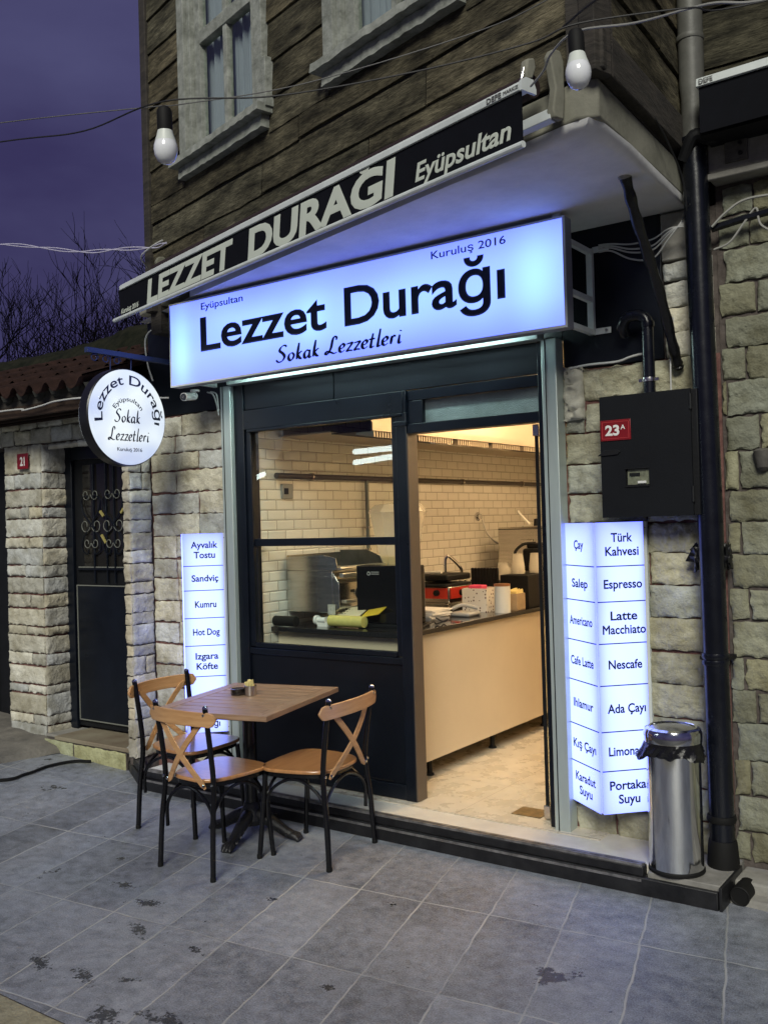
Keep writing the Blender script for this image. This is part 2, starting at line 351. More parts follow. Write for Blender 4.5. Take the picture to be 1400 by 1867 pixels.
# ------------------------------------------------------------------ split-face stone masonry
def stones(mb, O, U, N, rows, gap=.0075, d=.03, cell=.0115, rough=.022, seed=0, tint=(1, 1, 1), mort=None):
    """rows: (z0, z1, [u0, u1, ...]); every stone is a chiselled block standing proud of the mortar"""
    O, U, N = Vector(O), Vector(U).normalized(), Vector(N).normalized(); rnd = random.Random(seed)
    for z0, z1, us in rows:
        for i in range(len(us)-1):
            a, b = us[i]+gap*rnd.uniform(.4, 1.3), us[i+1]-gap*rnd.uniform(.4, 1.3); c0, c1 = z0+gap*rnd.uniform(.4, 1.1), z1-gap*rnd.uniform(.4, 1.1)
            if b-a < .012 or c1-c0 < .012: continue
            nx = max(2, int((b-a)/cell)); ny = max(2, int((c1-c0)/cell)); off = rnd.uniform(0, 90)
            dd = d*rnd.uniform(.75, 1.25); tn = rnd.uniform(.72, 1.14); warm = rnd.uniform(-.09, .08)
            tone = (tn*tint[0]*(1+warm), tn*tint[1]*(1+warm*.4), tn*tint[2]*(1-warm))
            tl, tr_ = rnd.uniform(-.006, .006), rnd.uniform(-.006, .006)
            vs = []; fs = []
            for j in range(-1, ny+2):
                for k in range(-1, nx+2):
                    jj, kk = min(max(j, 0), ny), min(max(k, 0), nx)
                    fu, fz = kk/nx, jj/ny; u = a+(b-a)*fu; z = c0+(c1-c0)*fz+(tl*(1-fu)+tr_*fu)*(1 if fz > .5 else -.6)
                    edge = j < 0 or k < 0 or j > ny or k > nx
                    if edge: h = -.004
                    else:
                        ed = min(fu*(b-a), (1-fu)*(b-a), fz*(c1-c0), (1-fz)*(c1-c0)); fall = min(1, ed/.009)
                        p = Vector((u*9+off, z*13, off)); q = noise.noise(p)*.45+.75*(.45-abs(noise.noise(p*1.7)))+.55*(.4-abs(noise.noise(p*3.9)))+noise.noise(p*8)*.30+noise.noise(p*15)*.16
                        h = dd*(.74+.26*fall)+rough*q*(.5+.5*min(1, ed/.03))
                        w2 = .011 if ed < .003 else (.005 if ed < .02 else 0)
                        u += noise.noise(Vector((z*24, off, 1)))*w2; z += noise.noise(Vector((u*24, off, 5)))*w2
                    vs.append(O+U*u+Vector((0, 0, z))+N*h)
            W = nx+3
            for j in range(ny+2):
                for k in range(nx+2):
                    q = j*W+k; fs.append((q, q+1, q+W+1, q+W))
            if U.cross(Vector((0, 0, 1))).dot(N) < 0: fs = [f[::-1] for f in fs]
            mb.add(vs, fs); mb.tone += [tone]*len(vs)
def row_list(zs, u0, u1, lo, hi, seed, fixed=None):
    rnd = random.Random(seed); rows = []
    for i in range(len(zs)-1):
        if fixed and i in fixed: us = [u0]+fixed[i]+[u1]
        else:
            us = [u0]; x = u0-rnd.uniform(0, hi*.6)
            while x < u1:
                x += rnd.uniform(lo, hi)
                if u0+.06 < x < u1-.06: us.append(x)
            us.append(u1)
        rows.append((zs[i], zs[i+1], us))
    return rows

# ================================================================== GROUND
FL = .12          # shop floor / threshold level
STAINS = [(-3.7, 2.96, 0.13, 0.05, -0.1), (-3.42, 2.87, 0.13, 0.055, 0.1), (-3.24, 2.66, 0.12, 0.05, -0.5), (-3.33, 2.25, 0.15, 0.05, -0.3), (-3.09, 2.27, 0.13, 0.045, -0.3), (-2.91, 2.34, 0.06, 0.04, 0.3), (-2.77, 2.12, 0.12, 0.08, 0), (-2.57, 2.22, 0.14, 0.06, 0.1), (-2.47, 3.44, 0.05, 0.035, 0.4), (-2.24, 2.7, 0.05, 0.05, 0), (-2.97, 3.2, 0.05, 0.03, 0.2), (-2.87, 2.65, 0.08, 0.03, -0.3)]   # wet foot marks and splashes: x, y, half length, half width, turn
def pavement_mat():
    m = bpy.data.materials.new('paving'); m.use_nodes = True; n = m.node_tree.nodes; L = m.node_tree.links; b = n['Principled BSDF']
    t = n.new('ShaderNodeTexCoord'); sp = n.new('ShaderNodeSeparateXYZ')
    wob = n.new('ShaderNodeTexNoise'); wob.inputs['Scale'].default_value = 7; wob.inputs['Detail'].default_value = 4
    L.new(t.outputs['Object'], wob.inputs['Vector'])
    va = n.new('ShaderNodeVectorMath'); va.operation = 'SCALE'; va.inputs['Scale'].default_value = .022; L.new(wob.outputs['Color'], va.inputs[0])
    vb = n.new('ShaderNodeVectorMath'); vb.operation = 'ADD'; L.new(t.outputs['Object'], vb.inputs[0]); L.new(va.outputs[0], vb.inputs[1])
    L.new(vb.outputs[0], sp.inputs[0])
    def M2(op, a, c, d=None):
        x = n.new('ShaderNodeMath'); x.operation = op
        for i, q in enumerate((a, c, d)):
            if q is None: continue
            if isinstance(q, (int, float)): x.inputs[i].default_value = q
            else: L.new(q, x.inputs[i])
        return x.outputs[0]
    X, Y = sp.outputs[0], sp.outputs[1]
    u = M2('DIVIDE', M2('ADD', M2('MULTIPLY_ADD', Y, .262, X), .112), .33)
    v = M2('DIVIDE', M2('SUBTRACT', M2('MULTIPLY_ADD', X, -.093, Y), 3.765), .71)
    def line(c, wd):
        f = M2('FRACT', M2('ADD', c, .5), 0); d = M2('ABSOLUTE', M2('SUBTRACT', f, .5), 0)
        mr = n.new('ShaderNodeMapRange'); mr.interpolation_type = 'SMOOTHSTEP'; mr.inputs[1].default_value = wd*.55; mr.inputs[2].default_value = wd*1.5; mr.inputs[3].default_value = 1; mr.inputs[4].default_value = 0
        L.new(d, mr.inputs[0]); return mr.outputs[0]
    joint = M2('MAXIMUM', line(u, .013), line(v, .0058))
    # joint visibility comes and goes
    jn = n.new('ShaderNodeTexNoise'); jn.inputs['Scale'].default_value = 1.9; jn.inputs['Detail'].default_value = 3; L.new(t.outputs['Object'], jn.inputs['Vector'])
    jr = n.new('ShaderNodeMapRange'); jr.inputs[1].default_value = .42; jr.inputs[2].default_value = .62; jr.inputs[3].default_value = .36; L.new(jn.outputs[0], jr.inputs[0])
    jf = M2('MULTIPLY', joint, jr.outputs[0])
    cu, cv = M2('FLOOR', u, 0), M2('FLOOR', v, 0)
    cb = n.new('ShaderNodeCombineXYZ'); L.new(cu, cb.inputs[0]); L.new(cv, cb.inputs[1])
    wn = n.new('ShaderNodeTexWhiteNoise'); L.new(cb.outputs[0], wn.inputs['Vector'])
    # fine speckle, mid mottling, broad patches
    def nz_(s, d, r=.6):
        q = n.new('ShaderNodeTexNoise'); q.inputs['Scale'].default_value = s; q.inputs['Detail'].default_value = d; q.inputs['Roughness'].default_value = r; L.new(t.outputs['Object'], q.inputs['Vector']); return q.outputs[0]
    s1, s2, s3 = nz_(150, 5, .9), nz_(16, 8, .75), nz_(1.6, 4)
    val = M2('ADD', M2('MULTIPLY', s1, .85), M2('ADD', M2('MULTIPLY', s2, .50), M2('ADD', M2('MULTIPLY', s3, .28), M2('MULTIPLY', wn.outputs[0], .075))))
    rp = n.new('ShaderNodeValToRGB'); a, c = rp.color_ramp.elements; a.position = .67; a.color = (.026, .031, .039, 1); c.position = 1.07; c.color = (.34, .362, .41, 1)
    L.new(val, rp.inputs[0])
    m1 = n.new('ShaderNodeMixRGB'); m1.inputs[2].default_value = (.40, .40, .385, 1); L.new(jf, m1.inputs[0]); L.new(rp.outputs[0], m1.inputs[1])
    # wet splashes and dark specks
    w1 = nz_(2.7, 9, .72); w2 = nz_(1.1, 2); wv = M2('MULTIPLY', w1, w2)
    wet = n.new('ShaderNodeMapRange'); wet.inputs[1].default_value = .375; wet.inputs[2].default_value = .390; L.new(wv, wet.inputs[0])
    sk = n.new('ShaderNodeTexVoronoi'); sk.inputs['Scale'].default_value = 15; sk.inputs['Randomness'].default_value = 1
    wv2 = n.new('ShaderNodeVectorMath'); wv2.operation = 'SCALE'; wv2.inputs['Scale'].default_value = .09
    wz = n.new('ShaderNodeTexNoise'); wz.inputs['Scale'].default_value = 22; wz.inputs['Detail'].default_value = 3; L.new(t.outputs['Object'], wz.inputs['Vector'])
    L.new(wz.outputs['Color'], wv2.inputs[0]); wad = n.new('ShaderNodeVectorMath'); L.new(t.outputs['Object'], wad.inputs[0]); L.new(wv2.outputs[0], wad.inputs[1]); L.new(wad.outputs[0], sk.inputs['Vector'])
    spk = n.new('ShaderNodeMapRange'); spk.inputs[1].default_value = .085; spk.inputs[2].default_value = .05; spk.inputs[3].default_value = 0; spk.inputs[4].default_value = 1; L.new(sk.outputs['Distance'], spk.inputs[0])
    gate = n.new('ShaderNodeMapRange'); gate.inputs[1].default_value = .47; gate.inputs[2].default_value = .56; L.new(nz_(1.3, 3), gate.inputs[0])
    spots = M2('MULTIPLY', spk.outputs[0], gate.outputs[0]); dk = M2('MAXIMUM', wet.outputs[0], spots)
    tn_ = nz_(17, 9, .8); tn2 = nz_(60, 4, .7)
    for (bx, by, ra, rb_, ro) in STAINS:
        vm = n.new('ShaderNodeVectorMath'); vm.operation = 'SUBTRACT'; L.new(t.outputs['Object'], vm.inputs[0]); vm.inputs[1].default_value = (bx, by, 0)
        mq = n.new('ShaderNodeMapping'); mq.vector_type = 'TEXTURE'; mq.inputs['Rotation'].default_value = (0, 0, ro); mq.inputs['Scale'].default_value = (ra, rb_, 1); L.new(vm.outputs[0], mq.inputs[0])
        ln = n.new('ShaderNodeVectorMath'); ln.operation = 'LENGTH'; L.new(mq.outputs[0], ln.inputs[0])
        q = M2('SUBTRACT', M2('ADD', M2('MULTIPLY', tn_, 2.6), M2('MULTIPLY', tn2, .8)), M2('MULTIPLY', ln.outputs['Value'], .55))
        mr = n.new('ShaderNodeMapRange'); mr.inputs[1].default_value = 1.40; mr.inputs[2].default_value = 1.50; L.new(q, mr.inputs[0]); dk = M2('MAXIMUM', dk, mr.outputs[0])
    m2 = n.new('ShaderNodeMixRGB'); m2.inputs[2].default_value = (.016, .017, .018, 1); L.new(M2('MULTIPLY', dk, .85), m2.inputs[0]); L.new(m1.outputs[0], m2.inputs[1])
    L.new(m2.outputs[0], b.inputs['Base Color'])
    rr_ = n.new('ShaderNodeMapRange'); rr_.inputs[1].default_value = .3; rr_.inputs[2].default_value = .7; rr_.inputs[3].default_value = .26; rr_.inputs[4].default_value = .54; L.new(s2, rr_.inputs[0]); L.new(M2('SUBTRACT', rr_.outputs[0], M2('MULTIPLY', dk, .22)), b.inputs['Roughness'])
    bp = n.new('ShaderNodeBump'); bp.inputs['Strength'].default_value = .9; bp.inputs['Distance'].default_value = .004
    L.new(M2('SUBTRACT', M2('ADD', M2('MULTIPLY', s1, .5), s2), M2('MULTIPLY', joint, .5)), bp.inputs['Height']); L.new(bp.outputs[0], b.inputs['Normal'])
    return m
def gz(x, y):
    """the pavement climbs gently towards the neighbour's steps"""
    return .048*max(0, -x-5.1)
def sheet(name, x0, x1, y0, y1, nx, ny, f, m, kind='structure'):
    mb = MB(); vs = []; fs = []
    for j in range(ny+1):
        for i in range(nx+1):
            x = x0+(x1-x0)*i/nx; y = y0+(y1-y0)*j/ny; vs.append((x, y, f(x, y)))
    for j in range(ny):
        for i in range(nx):
            q = j*(nx+1)+i; fs.append((q, q+1, q+nx+2, q+nx+1))
    mb.add(vs, fs); o = mb.build(name, m, smooth=False); return tag(o, kind=kind)
sheet('pavement', -14, 8, 2.0135, 4.62, 44, 4, lambda x, y: gz(x, y), pavement_mat())
GR = mat('packed_earth', (.03, .03, .028), 1, var=.4, scale=3)
sheet('ground', -60, 60, -60, 60, 8, 8, lambda x, y: -.13, GR)
ASPH = mat('asphalt', (.035, .035, .036), .85, col2=(.065, .065, .065), scale=30, bump=.6, bscale=120)
sheet('road', -30, 30, -9, 1.75, 8, 4, lambda x, y: -.10, ASPH)
KERBST = mat('kerb_stone', (.17, .155, .10), .92, col2=(.34, .32, .22), scale=11, bump=.9, bscale=40)
mb = MB()
x = -9.0
while x < 4:
    L_ = .9; z = gz(x+.45, 2)
    mb.box((x, 1.72, -.12), (x+L_-.012, 2.012, .004+z)); x += L_
tag(mb.build('street_kerb', KERBST, bevel=.009), kind='structure')
# rough concrete ramp by the neighbour's gate
def rampz(x, y): return gz(x, y)+.012+.075*max(0, min(1, (y-3.55)/.9))*max(0, min(1, (-5.98-x)/.35))+.010*noise.noise(Vector((x*5, y*5, 0)))
mb = MB(); vs = []; fs = []; nx, ny = 60, 24
for j in range(ny+1):
    for i in range(nx+1):
        fx = i/nx; y = 4.9-1.75*j/ny*(.62+.38*math.sin(fx*3)+.07*noise.noise(Vector((fx*9, 0, 3)))); x = -9.4+3.15*fx+.30*(1-j/ny)
        vs.append((x, y, rampz(x, y)-(0.035 if j == ny or i == nx else 0)))
for j in range(ny):
    for i in range(nx): q = j*(nx+1)+i; fs.append((q, q+nx+1, q+nx+2, q+1))
mb.add(vs, fs); tag(mb.build('concrete_ramp', mat('rough_concrete', (.09, .085, .075), .95, col2=(.19, .175, .15), scale=5, bump=.8, bscale=25)), kind='structure')

# ================================================================== CAFE BUILDING
cafe = wthing('cafe_building', 'old timber-clad house with white framed windows above the cafe', 'building', (-3.2, 4.5, 0))
S = 4.5                                                  # stone face / wall plane
ang = R(15.5); UU = Vector((-math.cos(ang), math.sin(ang), 0)); NN = Vector((-math.sin(ang), -math.cos(ang), 0))
CO = Vector((-1.457, 3.327, 0))
def WP(s, z, off=0): return CO+UU*s+NN*off+Vector((0, 0, z))
CRN = WP(-.119, 0); LFT = WP(3.605, 0); SID = Vector((-1.40, 4.55, 0))
# masonry left and right of the shopfront
zl = [.12, .30, .45, .60, .75, .90, 1.05, 1.195, 1.35, 1.49, 1.64, 1.79, 1.94, 2.09, 2.215, 2.325, 2.47]
fixl = {15: [-4.88], 14: [-4.95], 13: [-4.72], 12: [-4.95], 11: [-4.73], 10: [-4.73], 9: [-4.96], 8: [-4.96, -4.7], 7: [-4.95], 6: [-4.94], 5: [-4.96], 4: [-4.93], 3: [-4.95], 2: [-4.92]}
wl = box((-5.21, S, 0), (-4.36, S+.22, 2.47)).build('stone_wall', MORTAR, cafe)
mb = MB(); stones(mb, (0, S, 0), (1, 0, 0), (0, -1, 0), row_list(zl, -5.2, -4.40, .2, .4, 3, fixl), seed=11, d=.012, rough=.015)
mb.build('facing_stones', STONE, wl, ang=70)
strip = [.12, .26, .39, .47, .60, .69, .82, .90, 1.04, 1.12, 1.25, 1.33, 1.46, 1.55, 1.67, 1.76, 1.88, 1.97, 2.09, 2.2, 2.33, 2.47]
wr = box((-5.27, 4.30, 0), (-5.21, S+.2, 2.47)).build('pier', MORTARG, cafe)
mb = MB(); stones(mb, (-5.21, 0, 0), (0, 1, 0), (1, 0, 0), row_list(strip, 4.29, 4.485, .3, .6, 5, {i: ([4.40] if i in (5, 17, 18) else []) for i in range(21)}), seed=12, d=.014, rough=.015, cell=.012)
stones(mb, (0, 4.30, 0), (1, 0, 0), (0, -1, 0), row_list(strip, -5.275, -5.195, .3, .6, 6, {i: [] for i in range(21)}), seed=13, d=.012, rough=.014, cell=.01, tint=(1.02, .96, .9))
mb.build('facing_stones', STONE, wr, ang=70)
zr = [.10, .25, .40, .56, .72, .88, 1.04, 1.20, 1.36, 1.51, 1.66, 1.81, 1.96, 2.12, 2.27, 2.44]
fixr = {i: ([-1.94] if i % 2 else [-1.86]) for i in range(15)}; fixr.update({14: [-1.95], 12: [], 11: [-1.64], 10: [-1.64], 9: [-1.64], 8: [-1.63], 7: [-1.64], 0: [-1.84], 1: [-1.84, -1.5]})
wr = box((-2.06, S, 0), (-1.27, S+.22, 2.44)).build('stone_wall', MORTAR, cafe)
mb = MB(); stones(mb, (0, S, 0), (1, 0, 0), (0, -1, 0), row_list(zr, -2.05, -1.285, .3, .5, 8, fixr), seed=14, tint=(.72, .73, .66), d=.016, rough=.022)  # tint holds the stone's olive tone plus light falling off to the right
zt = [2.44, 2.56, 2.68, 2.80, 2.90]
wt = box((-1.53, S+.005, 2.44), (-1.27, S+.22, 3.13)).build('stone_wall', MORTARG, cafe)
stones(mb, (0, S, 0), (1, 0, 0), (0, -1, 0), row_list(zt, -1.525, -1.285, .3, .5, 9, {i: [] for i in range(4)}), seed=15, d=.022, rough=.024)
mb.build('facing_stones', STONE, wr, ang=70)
mb = MB(); mb.box((-1.525, S-.02, 2.905), (-1.37, S+.02, 3.13)); mb.build('concrete_pad', CONC, cafe, bevel=.006)
# lump of mortar on top of the wall beside the post
mb = MB(); stones(mb, (0, S, 0), (1, 0, 0), (0, -1, 0), [(2.18, 2.46, [-2.05, -1.94])], seed=4, d=.04, rough=.05, tint=(1.1, 1.1, 1.1)); mb.build('mortar_lump', mat('grey_render', (.30, .30, .27), .95, col2=(.42, .42, .38), scale=9, bump=.7, bscale=30, attr=True), cafe, ang=70)
# black sheet panels around the shopfront
mb = MB(); mb.box((-2.05, S-.012, 2.445), (-1.53, S+.06, 3.14)); mb.build('black_panel', BPANEL, cafe, bevel=.002)
mb = MB(); mb.box((-5.20, S-.012, 2.475), (-4.32, S+.06, 3.14)); mb.build('black_panel', BPANEL, cafe, bevel=.002)
mb = MB(); mb.box((-4.32, S-.016, 2.60), (-2.05, S+.06, 3.14)); mb.build('black_panel', BPANEL, cafe)
# jetty slab: wedge between the two storeys
SLL = WP(3.05, 0)
mb = MB(); mb.prism([(LFT.x, LFT.y+.01), (SLL.x+.05, SLL.y+.0), (SLL.x+.05, 4.9), (-5.2, 4.9), (-5.2, 4.42)], 3.29, 3.334); mb.build('floor_boards', DARKW, cafe)
mb = MB(); mb.prism([(SLL.x, SLL.y), (CRN.x+UU.x*.09, CRN.y+UU.y*.09), (CRN.x-.012, CRN.y+.05), (SID.x, SID.y), (-1.40, 4.9), (-5.2, 4.9), (-5.2, 4.42)], 3.18, 3.33); mb.build('slab_edge', PLASTER, cafe, bevel=.012, seg=3)
mb = MB(); n_ = 60
for lay in range(1):
    # soffit with its chamfered, crumbling corner
    vs = []; fs = []
    path_top = [SLL]+[CRN+UU*t for t in (2.6, 1.6, .8, .35, .16)]+[CRN+Vector((-.045, .03, 0)), CRN+Vector((-.02, .12, 0)), CRN.lerp(SID, .3), CRN.lerp(SID, .6), SID]
    ins = [.0, 0, 0, .0, .03, .12, .19, .13, .05, .02, 0]
    cen = Vector((-2.9, 4.6, 0)); N0 = len(path_top)
    for i, p in enumerate(path_top):
        d = (cen-p).normalized(); q = p+d*ins[i]
        for k in range(5):
            f = k/4; jit = .008*noise.noise(Vector((i*3., k*2., 0))) if 3 < i < N0-1 else 0
            vs.append(p.lerp(q, f*f)+Vector((0, 0, 3.181-(.041)*math.sin(f*math.pi/2)+jit)))
    for i in range(N0-1):
        for k in range(4): a = i*5+k; fs.append((a, a+1, a+6, a+5))
    mb.add(vs, fs); base = [i*5+4 for i in range(N0)]
    o0 = len(mb.v); back = [Vector((-1.40, 4.9, 3.14)), Vector((-5.2, 4.9, 3.14)), Vector((-5.2, 4.42, 3.14))]
    mb.v += back; mb.f.append(tuple(base+[o0, o0+1, o0+2])[::-1]); mb.m.append(0)
mb.build('soffit', SOFFIT, cafe)
# plaster roll and beam under the soffit at the left
# weathered boarding: every board tilted like shiplap
def boards(mb, P0, U, N, length, z0, z1, seed, h=.215, holes=(), s0=0.):
    rnd = random.Random(seed); z = z0; N = Vector(N); U = Vector(U)
    while z < z1:
        hh = h*rnd.uniform(.82, 1.14); tone = rnd.uniform(.65, 1.25); off = rnd.uniform(0, 50)
        cuts = [s0]; x = s0+rnd.uniform(.5, 2.2)
        while x < length-.3: cuts.append(x); x += rnd.uniform(1.3, 2.8)
        cuts.append(length); warp = rnd.uniform(-.008, .008)
        for a, b in zip(cuts, cuts[1:]):
            tt = tone*rnd.uniform(.82, 1.2); n = max(4, int((b-a)/.045)); vs = []; fs = []
            for i in range(n+1):
                s_ = a+.003+(b-a-.006)*i/n
                if any(h0 < s_ < h1 and g0 < z+hh/2 < g1 for h0, h1, g0, g1 in holes): pass
                wv = .009*noise.noise(Vector((s_*1.7, off, 0)))+.004*noise.noise(Vector((s_*9, off, 3))); sg = warp*(s_-a)
                for (dz, dn) in ((.006, -.012), (.004, .013), (.035, .012+.004*noise.noise(Vector((s_*4, off, 9)))), (hh*.5, .008+.004*noise.noise(Vector((s_*5, off, 7)))), (hh-.004, .002)):
                    p = P0+U*s_+N*(dn+.003*noise.noise(Vector((s_*8, dz*30, off)))); vs.append(Vector((p.x, p.y, z+dz+wv*(1 if dz < .1 else .6)+sg)))
            for i in range(n):
                for k in range(4): q = i*5+k; fs.append((q, q+5, q+6, q+1))
            if U.cross(Vector((0, 0, 1))).dot(N) < 0: fs = [f[::-1] for f in fs]
            mb.add(vs, fs); warmt = rnd.uniform(-.05, .05); mb.tone += [(tt*(1+warmt), tt, tt*(1-warmt))]*len(vs)
        z += hh
ZB = 3.335
def wall_slab(name, a, b, z0, z1, inward, m, parent, th=.1, holes=()):
    mb = MB(); u = (b-a).normalized(); L_ = (b-a).length; rects = [(0, L_, z0, z1)]
    for (h0, h1, g0, g1) in holes:
        new = []
        for (p0, p1, q0, q1) in rects:
            if h1 <= p0 or h0 >= p1: new.append((p0, p1, q0, q1)); continue
            if h0 > p0: new.append((p0, h0, q0, q1))
            if h1 < p1: new.append((h1, p1, q0, q1))
            if g0 > q0: new.append((max(p0, h0), min(p1, h1), q0, g0))
            if g1 < q1: new.append((max(p0, h0), min(p1, h1), g1, q1))
        rects = new
    for (p0, p1, q0, q1) in rects:
        A = a+u*p0; B = a+u*p1
        mb.extr([(A.x, A.y, q0), (B.x, B.y, q0), (B.x, B.y, q1), (A.x, A.y, q1)], inward*th)
    return mb.build(name, m, parent)
W1 = (2.072, 3.05, 3.98, 5.75); W2 = (.53, 1.51, 3.98, 5.75); ZT = 6.3
H1 = [(W1[0]+.06, W1[1]-.06, W1[2], W1[3]), (W2[0]+.06, W2[1]-.06, W2[2], W2[3])]
tw = wall_slab('timber_wall', WP(-.119, 0, -.006), WP(3.6, 0, -.006), ZB, ZT, -NN, DARKW, cafe, holes=[(h0+.119, h1+.119, g0, g1) for h0, h1, g0, g1 in H1])
mb = MB(); boards(mb, WP(0, 0), UU, NN, 3.56, ZB, 3.83, 21, s0=-.10)
for (a, b) in ((-.10, W2[0]-.0), (W2[1]+.0, W1[0]-.0), (W1[1], 3.56)): boards(mb, WP(0, 0), UU, NN, b, 3.83, ZT, 40+int(a*10), s0=a)
mb.build('weathered_boards', SIDING, tw, ang=60)
mb = MB(); p = WP(3.56, 0, .03); mb.extr([WP(3.535, 3.14, .028), WP(3.62, 3.14, .028), WP(3.62, ZT, .028), WP(3.535, ZT, .028)], -NN*.12); mb.build('corner_board', DARKW, cafe, bevel=.006)
mb = MB(); mb.extr([WP(-.135, ZB-.01, .022), WP(-.06, ZB-.01, .022), WP(-.06, ZT, .022), WP(-.135, ZT, .022)], -NN*.10); mb.build('corner_board', DARKW, cafe, bevel=.006)
su = (SID-CRN).normalized(); sn = Vector((su.y, -su.x, 0))
tw2 = wall_slab('side_timber_wall', CRN+sn*-.01, SID+sn*-.01, ZB, ZT, -sn, DARKW, cafe)
mb = MB(); boards(mb, CRN, su, sn, (SID-CRN).length, ZB+.17, ZT, 61); mb.build('weathered_boards', SIDING, tw2, ang=60)
mb = MB(); mb.extr([CRN+sn*.03+Vector((0, 0, ZB)), SID+sn*.03+Vector((0, 0, ZB+.03)), SID+sn*.03+Vector((0, 0, ZB+.19)), CRN+sn*.03+Vector((0, 0, ZB+.16))], -sn*.08); mb.build('sill_beam', DARKW, cafe, bevel=.008)
# back and hidden walls of the upper storey
wall_slab('side_timber_wall', LFT, Vector((-4.93, 8.9, 0)), 3.0, ZT, Vector((1, 0, 0)), DARKW, cafe)
mb = MB(); mb.prism([(LFT.x, LFT.y+.02), (CRN.x, CRN.y+.05), (-1.4, 8.9), (-4.95, 8.9)], ZT, ZT+.12); mb.build('eaves', DARKW, cafe)
# roof lip over the lower bit
mb = MB(); mb.box((-5.205, 4.36, 3.33), (-4.9, 6, 3.40)); mb.build('ledge', CONC, cafe)
def upper_window(s0, s1, skirt):
    z0, z1 = 3.98, 5.75
    fr = MB(); o1, o2 = .045, -.05
    def pl(mb, a, b, c, d, f, bk, mi=0): mb.extr([WP(a, c, f), WP(b, c, f), WP(b, d, f), WP(a, d, f)], -NN*(f-bk), mi)
    pl(fr, s0, s0+.085, z0, z1, .045, -.04); pl(fr, s1-.085, s1, z0, z1, .045, -.04); pl(fr, s0, s1, z1, z1+.1, .05, -.04)
    pl(fr, s0+.085, s0+.12, z0, z1, .02, -.07); pl(fr, s1-.12, s1-.085, z0, z1, .02, -.07)
    f = fr.build('window_frame', WHITEP, cafe, bevel=.004)
    sb = MB(); a, b = s0+.12, s1-.12; mid = (a+b)/2
    for (p, q) in ((a, a+.075), (b-.075, b)): pl(sb, p, q, z0, z1, -.01, -.06)
    pl(sb, mid-.022, mid+.022, z0+.0, z1, -.012, -.055); pl(sb, a+.075, b-.075, z0+.67, z0+.75, -.005, -.062); pl(sb, a+.075, b-.075, z0, z0+.045, -.012, -.06)
    sb.build('sash', WHITEP, f, bevel=.004)
    gb = MB(); pl(gb, a+.05, b-.05, z0+.02, z1-.02, -.035, -.041); gb.build('glass', GLASS, f, smooth=False)
    cb = MB(); n = 60; vs = []; fs = []
    for i in range(n+1):
        s_ = a+(b-a)*i/n; of = -.10+.012*math.sin(i*.9)+.008*math.sin(i*2.3)
        vs += [WP(s_, z0-.02, of), WP(s_, z1, of)]
    for i in range(n): fs.append((2*i, 2*i+2, 2*i+3, 2*i+1))
    cb.add(vs, fs); cb.build('curtain', CURT, f)
    si = MB(); n = 26; rnd = random.Random(int(s0*10))
    for (c, d, fo, ex) in ((z0-.045, z0, .105, .035), (z0-.115, z0-.047, .06, .0)):
        vs = []
        for i in range(n+1):
            s_ = s0-ex+(s1-s0+2*ex)*i/n; j1, j2 = rnd.uniform(-.003, .003), rnd.uniform(-.004, .003)
            vs += [WP(s_, c+j2, fo+j1), WP(s_, d+j1, fo-.006+j2), WP(s_, d, -.03), WP(s_, c, -.03)]
        fs = []
        for i in range(n):
            for k in range(4): fs.append((i*4+k, i*4+(k+1) % 4, i*4+4+(k+1) % 4, i*4+4+k))
        fs += [(0, 3, 2, 1), (n*4, n*4+1, n*4+2, n*4+3)]; si.add(vs, fs)
    si.build('sill', WHITEP, f, ang=30)
    if skirt:
        k = MB(); pl(k, s0-.045, s0-.008, 3.965, 4.235, .055, -.0); k.build('shutter_stub', WHITEP, f, bevel=.003)
upper_window(W1[0], W1[1], True); upper_window(W2[0], W2[1], False)

